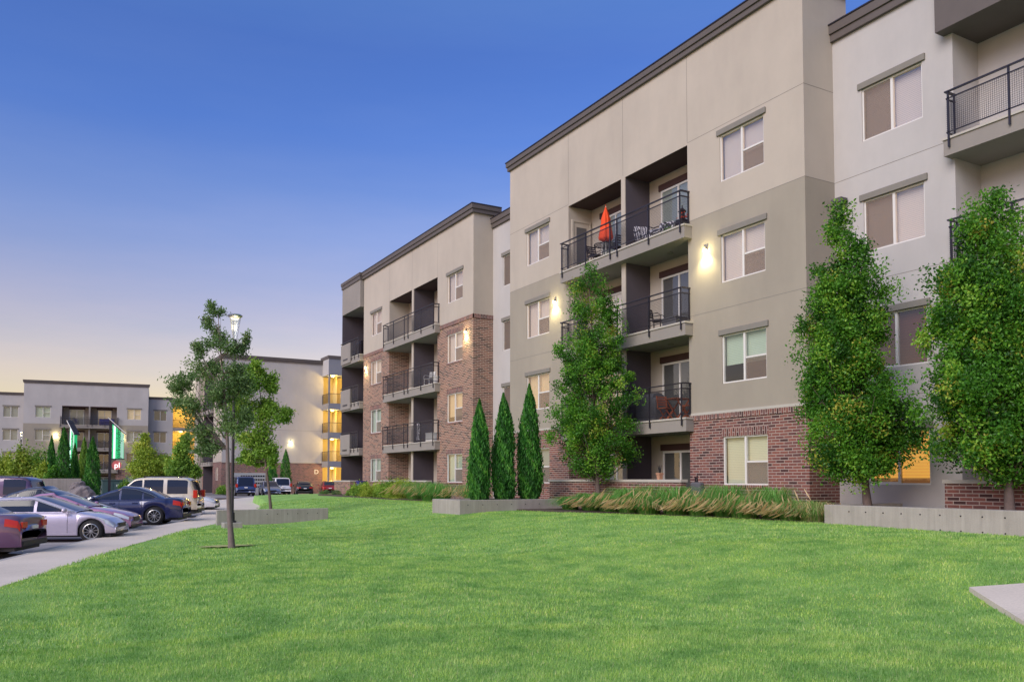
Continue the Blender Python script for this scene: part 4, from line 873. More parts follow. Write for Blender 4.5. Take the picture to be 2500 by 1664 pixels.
for x, yb, w, h, Yd, lab in ((515, 1138, 36, 22, 90, 'leafy green shrub at the brick corner of the end building'), (285, 1122, 34, 12, 72, 'low round shrub beside the green utility box')):
    p = onY(x, yb, Yd); D_ = (p - CAMP).dot(_d0); q = D_ / _F; bush('shrub', lab, p.x, Yd, 0, w / 2 * q, w / 2 * q, EYE + (1100.75 - (yb - h)) * q, 'light_leaf', 2500, .2)
SB = 'shrubs along the second block'
for x, y, rx, h, mt_, lab, L in ((17.0, 49.4, .6, .62, 'light_leaf', 'left of two round bright green mound shrubs by the short brick wall', .12), (16.95, 47.7, .64, .70, 'light_leaf', 'right of two round bright green mound shrubs, nearer the hedge', .12),
                                (16.7, 45.3, .95, .85, 'yellow_leaf', 'yellow green rose shrub next to the round mound shrubs', .10), (16.7, 43.4, 1.0, .95, 'light_leaf', 'green rose shrub in the middle of the row at the second block', .10), (16.75, 41.4, .95, .95, 'yellow_leaf', 'loose yellow green shrub beside the tan fountain grass', .10)):
    bush('shrub', lab, x, y, lz(x, y), rx, rx, h, mt_, 5200, L, SB)
for x, y, lab in ((17.1, 56.6, 'tiny dark purple plant in the bark at the wall end'), (17.0, 53.6, 'tiny bronze plant in front of the short brick wall')): bush('shrub', lab, x, y, lz(16, 50), .35, .35, .32, 'ash_leaf', 500, .1, 'tiny plants in the bark')
# fountain grasses
def fgrass(label, x, y, r, h, plume, n, seed, group, green=.45, lean=(-.34, .02)):
    z = lz(x, y); t = thing('fountain_grass', label, 'grass clump', (x, y, z), group=group); rg = np.random.default_rng(seed)
    def strands(n, h, w, out, seg, sag):
        a = rg.uniform(0, 6.283, n); ln = h * rg.uniform(.45, 1.12, n); o = out * rg.uniform(.25, 1.1, n); q_ = np.sqrt(rg.random(n)) * r * .38; b = np.stack([x + np.cos(a) * q_, y + np.sin(a) * q_, np.full(n, z)], 1)
        dx = np.cos(a) * o + lean[0] * out * .5; dy = np.sin(a) * o + lean[1] * out * .5; P_ = []
        for s_ in np.linspace(0, 1, seg + 1):
            zz = ln * (np.sin(s_ * 1.9) / np.sin(1.57) * (1 - sag * s_ * s_)); P_.append(b + np.stack([dx * s_ ** 1.5, dy * s_ ** 1.5, zz], 1))
        return a, P_, w
    def ribbon(a, P_, w, s0=0, taper=True):
        sx = np.stack([-np.sin(a), np.cos(a), np.zeros_like(a)], 1); q = []
        for i in range(s0, len(P_) - 1):
            k = len(P_) - 1; w0 = w * (1 - .85 * i / k if taper else 1); w1 = w * (1 - .85 * (i + 1) / k if taper else .8)
            q.append(np.stack([P_[i] - sx * w0, P_[i] + sx * w0, P_[i + 1] + sx * w1, P_[i + 1] - sx * w1], 1))
        return np.stack(q, 1).reshape(-1, 3), len(q)
    a, P_, w = strands(n, h * .95, .0085, r * 1.1, 6, .5); V, ns = ribbon(a, P_, w)
    np_obj('blades', V, 4, MAT['fountain_blade'], t, np.repeat(np.clip(rg.normal(green, .2, n), 0, 1), ns))
    if plume:
        a, P_, w = strands(plume, h * 1.12, .002, r * 1.15, 12, .60); V, ns = ribbon(a, P_, w); k = len(P_)
        W_ = []
        for rot in (0, 1.1, 2.2):
            for i in range(k - 3, k - 1):
                ax = P_[i + 1] - P_[i]; ax /= np.linalg.norm(ax, axis=1)[:, None] + 1e-9; s1 = np.cross(ax, np.array([np.cos(rot), np.sin(rot), .4])); s1 /= np.linalg.norm(s1, axis=1)[:, None] + 1e-9
                wa, wb_ = (.006, .017) if i == k - 3 else (.017, .004); W_.append(np.stack([P_[i] - s1 * wa, P_[i] + s1 * wa, P_[i + 1] + s1 * wb_, P_[i + 1] - s1 * wb_], 1))
        W_ = np.stack(W_, 1).reshape(-1, 3); np_obj('plumes', W_, 4, MAT['plume'], t, np.repeat(np.clip(rg.normal(.5, .22, plume), 0, 1), len(W_) // 4 // plume))
        np_obj('stalks', V, 4, MAT['fountain_blade'], t, np.full(plume * ns, .8))
    return t
FG = 'fountain grasses in the bed by the balconies'
FGS = [(15.55, 23.5, .75, .75, 0, 650, .40, 'dark green sedge tuft at the left end of the grass bed, no plumes'), (15.75, 22.6, .7, .72, 6, 600, .42, 'second dark green tuft beside the first, almost without plumes'),
       (15.85, 21.6, .85, .9, 95, 520, .5, 'fountain grass with sandy plumes right of the tree trunk'), (15.75, 20.6, .85, .95, 60, 560, .45, 'greener fountain grass behind its sandy neighbour'), (15.75, 19.6, .85, .92, 110, 480, .5, 'sandy plumed fountain grass below the potted plant on the wall'),
       (16.2, 18.9, .9, 1.0, 75, 560, .45, 'green fountain grass below the dark folded chair'), (16.2, 17.9, .85, .95, 110, 480, .5, 'sandy fountain grass left of the ground floor window'), (16.55, 17.2, .9, 1.05, 60, 600, .42, 'tall green fountain grass under the left part of the ground floor window'),
       (16.35, 16.3, .85, .98, 95, 520, .5, 'fountain grass with drooping plumes under the ground floor window'), (16.75, 15.7, .9, 1.0, 80, 560, .48, 'fountain grass near the building corner, green with tan tips'), (16.6, 14.9, .85, .85, 120, 420, .6, 'straw coloured fountain grass near the building corner'),
       (16.55, 14.2, .75, .6, 110, 420, .85, 'dry brown fountain grass lying beside the long planter wall'), (17.3, 18.3, .8, 1.1, 60, 420, .45, 'tall fountain grass against the brick between patio wall and window'), (17.2, 21.2, .8, 1.05, 60, 420, .48, 'tall thin fountain grass against the patio wall')]
for i, (x, y, r, h, pl, n, g_, lab) in enumerate(FGS): fgrass(lab, x, y, r * (.9 + .2 * (i % 3) / 2), h * (1.1 if i % 2 else .82), int(pl * (2.3 if i % 2 == 0 else .8)), int(n * 1.25), 100 + i, FG, g_ + .08)
for i, (x, y, r, h, pl, n, g_, lab) in enumerate([(16.5, 39.2, 1.0, 1.15, 130, 500, .6, 'tan fountain grass left of the cypresses, beside the shrubs'), (16.5, 37.2, 1.1, 1.2, 40, 800, .45, 'big green fountain grass just left of the cypresses'), (16.2, 35.2, 1.05, 1.1, 50, 700, .5, 'green fountain grass partly hidden by the shortest cypress'), (16.8, 33.2, 1.0, 1.1, 60, 500, .5, 'fountain grass behind the middle cypress')]):
    fgrass(lab, x, y, r, h, pl, n, 200 + i, 'fountain grasses at the second block', g_)
# ================================================================ vehicles
def itp(x, pts): return float(np.interp(x, [p[0] for p in pts], [p[1] for p in pts]))
def car(label, cat, loc, heading, col_, L=4.6, W=1.82, H=1.44, kind='sedan', wheel=.33, name='parked_car', front='grille', extra=(), detail=True, tail='tail_red', n_spoke=10, over=0., scale=1., group='cars parked along the sidewalk'):
    """x forward, y left, z up; the body and cabin are lofts, the glass, lamps and wheels follow their surfaces"""
    t = thing(name, label, cat, loc, 0, group); h = Vector(heading); t.rotation_euler = (0, 0, math.atan2(h.y, h.x)); t.scale = (scale,) * 3
    hl = L / 2; suv = kind in ('suv', 'van'); wb = L * .575; xf, xr = wb * .5 + .06 * (not suv) - .02 + over, -wb * .5 - .02; RA = wheel * 1.17
    if suv:
        top = [(-hl, .62), (-hl + .06, .95), (-hl + .3, 1.04), (-1.2, 1.04), (hl - 1.55, 1.06), (hl - .9, 1.03), (hl - .35, .95), (hl - .08, .80), (hl, .60)]
        roof = [(-hl + .07, 1.0), (-hl + .28, H - .16), (-hl + .50, H - .03), (-hl + 1.2, H), (hl - 2.6, H), (hl - 2.15, H - .06), (hl - 1.42, 1.07)]
        cab = (-hl + .07, hl - 1.42); wins = [(-hl + .42, -hl + 1.28), (-hl + 1.45, -hl + 2.25), (-hl + 2.33, hl - 1.55)]; sill = .30; wr = .80
    elif kind == 'hatch':
        top = [(-hl, .55), (-hl + .06, .88), (-hl + .4, .96), (-.8, .95), (hl - 1.25, .95), (hl - .7, .86), (hl - .25, .72), (hl, .48)]
        roof = [(-hl + .12, .95), (-hl + .55, H - .18), (-hl + .95, H - .04), (-.2, H), (hl - 2.35, H - .03), (hl - 1.15, .96)]
        cab = (-hl + .12, hl - 1.15); wins = [(-hl + .62, -hl + .95), (-hl + 1.05, -.12), (-.02, hl - 1.45)]; sill = .22; wr = .72
    else:
        top = [(-hl, .62), (-hl + .05, .93), (-hl + .30, 1.0), (-hl + .8, .99), (-.9, .95), (hl - 1.5, .93), (hl - .9, .86), (hl - .3, .72), (hl - .05, .60), (hl, .46)]
        roof = [(-hl + .72, .985), (-hl + 1.15, H - .22), (-hl + 1.65, H - .05), (-.15, H), (hl - 2.55, H - .04), (hl - 2.1, H - .17), (hl - 1.32, .93)]
        cab = (-hl + .72, hl - 1.32); wins = [(-hl + 1.0, -hl + 1.38), (-hl + 1.45, -.18), (-.09, hl - 1.62)]; sill = .21; wr = .70
    hw = lambda x: W / 2 * (1 - (.07 if suv else .13) * (abs(x) / hl) ** (9 if suv else 5) - .035 * (abs(x) / hl) ** 30)
    def zb(x):
        z = sill + (.06 if abs(x) > hl - .5 else 0)
        for c in (xf, xr):
            d = abs(x - c)
            if d < RA: z = max(z, wheel + math.sqrt(RA * RA - d * d) * .98)
        return z
    zt = lambda x: itp(x, top)
    def sec(x):
        w, b, tp = hw(x), zb(x), zt(x); tp = max(tp, b + .02); g = tp - b
        return [(w * .95, b), (w * .99, b + .18 * g), (w, b + .45 * g), (w * .985, b + .72 * g), (w * .955, b + .9 * g), (w * .90, tp - .01), (w * .6, tp + .015), (0, tp + .025)]
    def pt(x, f):
        s_ = sec(x); i = min(int(f), len(s_) - 2); q = f - i; return s_[i][0] * (1 - q) + s_[i + 1][0] * q, s_[i][1] * (1 - q) + s_[i + 1][1] * q
    xs = sorted(set([-hl, -hl + .03, hl - .03, hl] + [round(v, 3) for v in np.linspace(-hl + .06, hl - .06, 26)] + [c + RA * math.cos(a) for c in (xf, xr) for a in np.linspace(0, math.pi, 13)]))
    m = MB(); K = 15; base = 0
    for x in xs:
        s_ = sec(x); ring = [(x, -y, z) for y, z in s_] + [(x, y, z) for y, z in reversed(s_[:-1])]; m.v += ring
    for i in range(len(xs) - 1):
        for k in range(K - 1): a = i * K + k; m.f.append((a, a + 1, a + K + 1, a + K))
    m.f.append(tuple(range(K))); m.f.append(tuple((len(xs) - 1) * K + k for k in range(K))[::-1])
    body = m.build('body', MAT[col_], t, smooth_=True, local=True)
    MB().box(-hl + .15, hl - .15, -W * .40, W * .40, .17, .62).box(xr - RA, xr + RA, -W * .44, W * .44, .4, .72).box(xf - RA, xf + RA, -W * .44, W * .44, .4, .72).build('underbody', MAT['black_plastic'], t, local=True)
    # cabin
    zr = lambda x: itp(x, roof)
    def side_y(x, z): bw = hw(x) * .91; return bw - (bw - W / 2 * wr) * max(0, (z - zt(x))) / max(.1, H - zt(x))
    cx = np.linspace(cab[0], cab[1], 34); m = MB(); K = 13
    for x in cx:
        b, r_ = zt(x) - .04, max(zr(x), zt(x) + .001); yt = side_y(x, r_); ym = side_y(x, (b + r_) / 2) + .012
        s_ = [(side_y(x, b), b), (ym, (b + r_) / 2), (yt + .006, r_ - .07 * min(1, (r_ - b) * 3)), (yt * .965, r_ - .02), (yt * .88, r_ + .005), (yt * .5, r_ + .022), (0, r_ + .028)]
        m.v += [(x, -y, z) for y, z in s_] + [(x, y, z) for y, z in reversed(s_[:-1])]
    for i in range(len(cx) - 1):
        for k in range(K - 1): a = i * K + k; m.f.append((a, a + 1, a + K + 1, a + K))
    cabin = m.build('cabin', MAT[col_], t, smooth_=True, local=True)
    for s in (-1, 1):
        for a, b in wins:
            m = MB(); p = []
            for x in np.linspace(a, b, 12):
                z0, z1 = zt(x) + .02, min(zr(x) - .085, H - .10)
                if z1 < z0 + .02: z1 = z0 + .02
                p.append(((x, s * (side_y(x, z0) + .010), z0), (x, s * (side_y(x, (z0 + z1) / 2) + .022), (z0 + z1) / 2), (x, s * (side_y(x, z1) + .014), z1)))
            for q, r_ in zip(p, p[1:]): m.quad(q[0], r_[0], r_[1], q[1]); m.quad(q[1], r_[1], r_[2], q[2])
            m.build('side_window', MAT['car_glass'], t, smooth_=False, local=True)
        if not suv and detail:
            pts = [(x, s * (side_y(x, min(zr(x) - .06, H)) + .016), max(zr(x) - .062, zt(x) + .03)) for x in np.linspace(wins[0][0] - .1, wins[-1][1] + .25, 22)]
            MB().tube(pts, .012, 5).build('window_trim', MAT['chrome'], t, local=True)
    def top_glass(xa, xb, nm, half=False):
        m = MB(); g = []
        for x in np.linspace(xa, xb, 9):
            r_ = zr(x); yt = side_y(x, r_); g.append([(x, yt * .86 * q, r_ + .034 - .02 * q * q) for q in np.linspace(-1, 1, 9)])
        for q, r_ in zip(g, g[1:]):
            for k in range(8): m.quad(q[k], q[k + 1], r_[k + 1], r_[k])
        return m.build(nm, MAT['car_glass'], t, smooth_=True, local=True)
    top_glass(roof[-3][0] + .06 if not suv else roof[-2][0] - .06, roof[-1][0] - .05, 'windscreen')
    top_glass(roof[0][0] + (.05 if not suv else .0), roof[2][0] - (.08 if not suv else .18), 'rear_window')
    # lamps follow the body skin
    def skin(x0, x1, f0, f1, s, nm, mt, off=.012, par=None):
        m = MB(); g = []
        for x in np.linspace(x0, x1, 7):
            row = []
            for f in np.linspace(f0, f1, 5): y, z = pt(x, f); row.append((x + (off if x > 0 else -off) * .6, s * (y + off), z))
            g.append(row)
        for q, r_ in zip(g, g[1:]):
            for k in range(4): m.quad(q[k], q[k + 1], r_[k + 1], r_[k])
        return m.build(nm, MAT[mt], par or t, smooth_=True, local=True)
    for s in (-1, 1):
        skin(hl - .52, hl - .06, 2.9, 4.6, s, 'headlight', 'head_lens')
        if suv: MB().box(-hl - .012, -hl + .16, min(s * W * .395, s * W * .505), max(s * W * .395, s * W * .505), .88, 1.22).build('taillight', MAT[tail], t, local=True, bevel=.02)
        else:
            skin(-hl + .03, -hl + .34, 2.75, 3.95, s, 'taillight', tail)
            MB().box(-hl - .012, -hl + .05, min(s * .45, s * W * .40), max(s * .45, s * W * .40), .70, .84).build('reflector', MAT[tail], t, local=True, bevel=.01)
        y, z = pt(wins[-1][1] - .02, 4.6); MB().lathe((0, 0, 0), [(0, -.10), (.06, -.085), (.085, 0), (.06, .085), (0, .10)], 10, 'y').xform(Matrix.Translation((wins[-1][1] + .0, s * (W / 2 + .10), z + .10))).build('mirror', MAT[col_], t, smooth_=True, local=True)
        if detail:
            for x in (wins[-2][0] + .12, wins[-1][0] + .10): y, z = pt(x, 3.6); MB().box(x, x + .2, min(s * (y - .01), s * (y + .03)), max(s * (y - .01), s * (y + .03)), z - .018, z + .018).build('door_handle', MAT[col_], t, local=True, bevel=.008)
            for x in (wins[-2][0] - .02, wins[-1][0] - .04, wins[-1][1] + .06):
                p = [(x, s * (pt(x, f)[0] + .002), pt(x, f)[1]) for f in np.linspace(.6, 4.9, 9)]; MB().tube(p, .006, 4).build('door_seam', MAT['black_plastic'], t, local=True)
    for b_ in ((-hl - .03, -hl + .1, -W * .40, W * .40, .26, .40), (hl - .1, hl + .015, -W * .36, W * .36, .22, .33)): MB().box(*b_).build('bumper', MAT['black_plastic'], t, local=True, bevel=.03)
    MB().box(hl - .06, hl + .012, -.36, .36, .44, .58).build('grille', MAT['black_plastic'], t, local=True, bevel=.02)
    MB().box(-hl - .025, -hl + .02, -.16, .16, .66 if not suv else .80, .74 if not suv else .90).build('number_plate', MAT['white'], t, local=True)
    if suv and detail:
        for s in (-1, 1): MB().bar((-hl + .7, s * W * .36, H + .055), (hl - 2.5, s * W * .36, H + .055), .04, .03).box(-hl + .7, -hl + .76, s * W * .36 - .015, s * W * .36 + .015, H - .01, H + .05).box(hl - 2.56, hl - 2.5, s * W * .36 - .015, s * W * .36 + .015, H - .01, H + .05).build('roof_rail', MAT['black_plastic'], t, local=True)
    for c in (xf, xr):
        for s in (-1, 1):
            y0 = s * (W / 2 - .12); r = wheel
            wv = MB().lathe((c, y0, r), [(r * .68, -.11), (r * .93, -.11), (r, -.07), (r, .07), (r * .93, .11), (r * .68, .11)], 28, 'y').build('wheel', MAT['rubber'], t, smooth_=True, local=True)
            rm = MB(); yo = s * .085
            rm.lathe((c, y0, r), [(r * .70, s * .11), (r * .66, s * .118), (r * .61, s * .10), (r * .60, 0)], 28, 'y').lathe((c, y0, r), [(0, s * .105), (r * .15, s * .10), (r * .17, s * .07)], 14, 'y')
            for k in range(n_spoke):
                a = 2 * math.pi * (k + .3) / n_spoke; rm.bar((c + r * .13 * math.cos(a), y0 + s * .09, r + r * .13 * math.sin(a)), (c + r * .63 * math.cos(a), y0 + s * .095, r + r * .63 * math.sin(a)), r * .085, .02)
            rm.build('rim', MAT['rim'], wv, local=True)
            MB().lathe((c, y0, r), [(0, s * .02), (r * .6, s * .02)], 20, 'y').build('brake_disc', MAT['black_plastic'], wv, local=True)
    return t
def at(p, k=0): return Vector((p[0], p[1], PZ))
AW, TO = SA, -SA         # noses away from / towards the sidewalk
car('dark navy four door sedan backed up to the sidewalk', 'car', (2.75, 35.0, PZ), AW, 'navy', 4.7, 1.83, 1.43, 'sedan', .335)
car('cream coloured station wagon SUV with roof rails and red corner taillights', 'SUV', (4.15, 40.9, PZ), AW, 'champagne', 4.8, 1.9, 1.78, 'suv', .37, n_spoke=6)
car('white small sedan parked nose in, just beyond the cream SUV', 'car', (6.05, 46.7, PZ), TO, 'car_white', 4.5, 1.82, 1.46, 'sedan', .33)
car('pale lilac silver coupe parked nose in, with a large chrome front wheel', 'car', (.2, 26.65, PZ), TO, 'lilac', 4.6, 1.82, 1.42, 'hatch', .345, over=.24, scale=.86)
car('mauve car with dark grille, just behind the lilac coupe', 'car', (.72, 29.7, PZ), TO, 'mauve', 4.6, 1.82, 1.40, 'sedan', .33, scale=.92)
car('charcoal grey sedan between the mauve car and the navy sedan', 'car', (.45, 32.7, PZ), TO, 'charcoal', 4.6, 1.8, 1.45, 'sedan', .33)
car('maroon purple sedan cut off by the left edge, tail towards the sidewalk', 'car', (-2.15, 22.3, PZ), AW, 'maroon', 4.7, 1.84, 1.42, 'sedan', .335, scale=.94)
car('dark plum tall SUV behind the lilac coupe at the left edge', 'SUV', (-2.05, 42.2, PZ), AW, 'plum_suv', 4.7, 1.9, 1.80, 'suv', .37)
GC = 'cars parked by the end building'
car('dark blue SUV seen from behind, below the wall of mailboxes', 'SUV', (18.2, 88.7, PZ), (.06, 1, 0), 'blue_suv', 5.2, 2.0, 1.95, 'suv', .39, detail=False, group=GC)
car('steel blue sedan facing the camera, right of the blue SUV', 'car', (20.9, 88.3, PZ), (-.10, -1, 0), 'steel_blue', 4.8, 1.85, 1.48, 'sedan', .33, detail=False, group=GC)
car('white SUV mostly hidden behind the steel blue sedan', 'SUV', (23.05, 93.2, PZ), (.05, 1, 0), 'car_white', 4.7, 1.9, 1.85, 'suv', .37, detail=False, group=GC)
car('black sedan seen from behind below the letter D', 'car', (25.2, 91.0, PZ), (.2, 1, 0), 'car_black', 4.8, 1.85, 1.46, 'sedan', .33, detail=False, group=GC)
car('red hatchback below the yellow lit stairs', 'car', (28.15, 91.6, PZ), (.2, 1, 0), 'car_red', 4.3, 1.8, 1.48, 'hatch', .33, detail=False, group=GC)
# ================================================================ lamps, signs and street furniture
def street_lamp(label, x, y, z, H, watt, block=True, r=.052):
    t = thing('street_lamp', label, 'street lamp', (x, y, z), group='street lamps')
    if block: MB().box(x - .29, x + .29, y - .24, y + .24, z - .3, z + .17).build('base_block', MAT['concrete'], t, bevel=.015)
    MB().lathe((x, y, z + (.17 if block else 0)), [(.14, 0), (.14, .05), (.09, .07), (.08, .32), (r, .34), (r * .8, H - 1.05), (r * 1.1, H - 1.0), (r * 1.25, H - .85), (r * 1.2, H - .8), (0, H - .8)], 14).build('post', MAT['rail'], t, smooth_=False)
    zt = z + (.17 if block else 0) + H
    MB().lathe((x, y, zt), [(.05, -.80), (.075, -.62), (.165, -.12), (.175, -.08)], 18).build('glass_cone', MAT['glass_clear'], t, smooth_=True)
    MB().lathe((x, y, zt), [(0, .03), (.20, .02), (.245, -.02), (.23, -.05), (.175, -.075), (0, -.075)], 20).build('cap', MAT['steel'], t)
    MB().lathe((x, y, zt), [(0, -.14), (.12, -.13), (.14, -.08), (0, -.08)], 16).build('lamp_glow', MAT['post_glow'], t)
    for a in (0, 2.09, 4.18): MB().bar((x + .07 * math.cos(a), y + .07 * math.sin(a), zt - .8), (x + .18 * math.cos(a), y + .18 * math.sin(a), zt - .07), .014).build('cage_bar', MAT['steel'], t)
    l = bpy.data.lights.new('lamp_light', 'POINT'); l.energy = watt; l.color = (1, .85, .55); l.shadow_soft_size = .12
    ob = bpy.data.objects.new('lamp_light', l); col.objects.link(ob); ob.parent = t; ob.location = (0, 0, zt - z - .32); return t
p = onZ(529, 1214, .02); p2 = onY(533, 724, p.y + .2)
street_lamp('tall dark lamp post with lit glass cone head, behind the young ash tree', p.x + .1, p.y + .2, .02, p2.z - .17 - .02, 7)
p = onY(49, 992, 95); street_lamp('small distant lit lamp post among the yellow shrubs at the left', p.x, 95, -.1, p.z + .1, 14, False)
def sign(label, x, Yd, ang, ytop, ybot, w=.86):
    p = onY(x, 1100, Yd); D_ = (p - CAMP).dot(_d0); q = D_ / _F; zt, zb = EYE + (1100.75 - ytop) * q, EYE + (1100.75 - ybot) * q
    t = thing('banner_sign', label, 'sign', (p.x, Yd, 0), group='green lit banner signs'); c, s = math.cos(ang), math.sin(ang)
    Mx = Matrix(((c, -s, 0, p.x), (s, c, 0, Yd), (0, 0, 1, 0), (0, 0, 0, 1))); BX = lambda *a: MB().box(*a).xform(Mx)
    BX(-.09, .09, -.09, .09, -.2, zt - .15).build('post', MAT['rail'], t)
    sl = w * .95
    def panel(x0, x1, y0, y1):
        f = lambda xx: zt - .22 - (xx + .05) * .95; v = [(x0, y0, zb), (x1, y0, zb), (x1, y0, f(x1)), (x0, y0, f(x0)), (x0, y1, zb), (x1, y1, zb), (x1, y1, f(x1)), (x0, y1, f(x0))]
        return MB().add(v, [(0, 1, 2, 3), (5, 4, 7, 6), (0, 4, 5, 1), (3, 2, 6, 7), (0, 3, 7, 4), (1, 5, 6, 2)]).xform(Mx)
    panel(.12, w, -.10, .10).build('light_panel', MAT['sign_green'], t); panel(.20, .33, -.125, -.101).build('light_tube', MAT['sign_tube'], t); panel(w - .22, w - .015, -.112, -.101).build('pale_edge', MAT['sign_pale'], t)
    a, b = Vector((-.17, 0, zt + .02)), Vector((w + .12, 0, zt + .02 - (w + .29) * .95))
    MB().bar(a, b, .42, .07).xform(Mx).build('canopy', MAT['rail'], t); MB().bar(a + Vector((0, -.215, .03)), b + Vector((0, -.215, .03)), .02, .05).xform(Mx).build('canopy_edge', MAT['white'], t); BX(.05, w + .06, -.12, .12, zb - .07, zb - .005).build('lower_frame', MAT['rail'], t)
    T = Mx @ Matrix.Translation((w * .62, -.114, (zt - w * .6 + zb) / 2 - .1)) @ Matrix(((0, -1, 0, 0), (0, 0, -1, 0), (1, 0, 0, 0), (0, 0, 0, 1)))
    text_mb('parkwaylofts', .40, T, .006).build('lettering', MAT['dark'], t)
    zc = zb - .46; MB().lathe((0, 0, 0), [(0, -.03), (.31, -.03), (.31, .03), (0, .03)], 28, 'y').xform(Mx @ Matrix.Translation((.42, 0, zc))).build('emblem_disc', MAT['sign_red'], t)
    MB().add([], []); text_mb('pl', .52, Mx @ Matrix.Translation((.46, -.045, zc - .02)) @ Matrix(((1, 0, 0, 0), (0, 0, -1, 0), (0, 1, 0, 0), (0, 0, 0, 1))), .01).build('emblem_letters', MAT['sign_white'], t)
    MB().xform(Mx).box(0, .001, 0, .001, 0, .001) if 0 else None
    return t
emis('sign_pale', (.25, .55, .38), .55, (.3, .5, .4))
sign('green glowing banner sign on a dark post, lettering facing the camera', 252, 64, R(-6), 962, 1054, .86)
sign('green glowing banner sign seen nearly edge on, behind the tall arborvitae', 160, 69, R(-66), 968, 1075, .80)
p = onY(258, 1122, 76); q = 76 / 1.06 / _F
t = thing('utility_box', 'dark green electrical cabinet standing behind the navy sedan', 'utility box', (p.x, 76, 0))
MB().box(p.x - .75, p.x + .95, 76, 77.2, -.1, 1.45).build('cabinet', MAT['utility_green'], t, bevel=.03)
MB().box(p.x - .8, p.x + 1.0, 75.95, 77.25, 1.45, 1.53).build('lid', MAT['utility_green'], t, bevel=.02)
for k in (0, 1): MB().box(p.x - .68 + k * .8, p.x + .06 + k * .8, 75.975, 76, .1, 1.35).build('door', MAT['utility_green'], t, bevel=.005)
MB().box(p.x + .30, p.x + .5, 75.965, 75.975, .95, 1.12).build('warning_label', MAT['white'], t)
def boulder(label, x, y, z, r, seed):
    bm = bmesh.new(); bmesh.ops.create_icosphere(bm, subdivisions=4, radius=1); rg = random.Random(seed); d = [(Vector((rg.gauss(0, 1), rg.gauss(0, 1), rg.gauss(0, 1))).normalized(), rg.uniform(.62, .95)) for _ in range(16)]
    for v in bm.verts:
        for n_, k in d:
            e = v.co.dot(n_)
            if e > k: v.co -= n_ * (e - k) * .92
        from mathutils import noise as mn
        v.co *= 1 + .16 * mn.noise(v.co * 2.3 + Vector((seed, 0, 0))) + .07 * mn.noise(v.co * 6)
        v.co = Vector((v.co.x * r[0], v.co.y * r[1], v.co.z * r[2]))
    me = bpy.data.meshes.new('boulder'); bm.to_mesh(me); bm.free(); me.materials.append(MAT['stone']); o = bpy.data.objects.new('boulder', me); col.objects.link(o); o.location = (x, y, z)
    return tag(o, label, 'boulder', 'boulders at the end of the retaining wall')
p = onY(188, 1118, 58.5); boulder('large grey boulder at the end of the concrete retaining wall', p.x, 58.6, .45, (.85, .8, .75), 3)
p = onY(180, 1104, 60); boulder('smaller dark boulder on top, against the retaining wall', p.x, 60.2, 1.1, (.6, .5, .5), 5)
# mailboxes on the end wall
p0, p1 = onY(538, 1086, 96.6), onY(610, 1086, 96.6)
t = thing('mailbox_unit', 'long pale grey bank of mailboxes against the brick wall behind the blue SUV', 'mailbox', ((p0.x + p1.x) / 2, 96.7, 0))
MB().box(p0.x, p1.x, 96.35, 96.95, -.1, 2.25).build('cabinet', MAT['mail_grey'], t, bevel=.02)
m = MB()
n_ = 12
for i in range(n_):
    for j_ in range(4):
        if i < 2: continue
        x = p0.x + .15 + i * (p1.x - p0.x - .2) / n_; m.box(x, x + .2, 96.335, 96.35, .62 + j_ * .4, .80 + j_ * .4)
o = m.build('mail_slots', MAT['dark'], t); o['kind'] = 'stuff'
MB().box(p0.x + .15, p0.x + .55, 96.33, 96.35, 1.1, 1.5).build('notice_panel', MAT['dark'], t)

# ================================================================ things on the balconies
def chair(label, x, y, z, rz, mat, group=None, style='iron'):
    t = thing('chair', label, 'chair', (x, y, z), rz, group); m = lambda: MB()
    for a in (-.19, .19):
        for b in (-.19, .19): MB().bar((a, b, 0), (a * (.75 if style == 'wood' else 1), -b if style == 'wood' else b, .44), .032).build('leg', MAT[mat], t, local=True)
    s_ = MB()
    for k in range(6): s_.box(-.22 + k * .075, -.16 + k * .075, -.22, .22, .44, .462)
    s_.box(-.22, .22, -.22, -.19, .42, .44).box(-.22, .22, .19, .22, .42, .44); s_.build('seat', MAT[mat], t, local=True)
    b_ = MB().bar((-.2, -.2, .44), (-.27, -.2, .88), .03).bar((-.2, .2, .44), (-.27, .2, .88), .03)
    for k in range(4): z_ = .58 + k * .085; b_.bar((-.215 - (z_ - .5) * .14, -.2, z_), (-.215 - (z_ - .5) * .14, .2, z_), .02, .055)
    b_.build('backrest', MAT[mat], t, local=True)
    if style != 'wood':
        for y_ in (-.22, .22): MB().tube([(-.22, y_, .66), (.1, y_, .67), (.2, y_, .60), (.19, y_, .44)], .014, 6).build('armrest', MAT[mat], t, local=True)
    return t
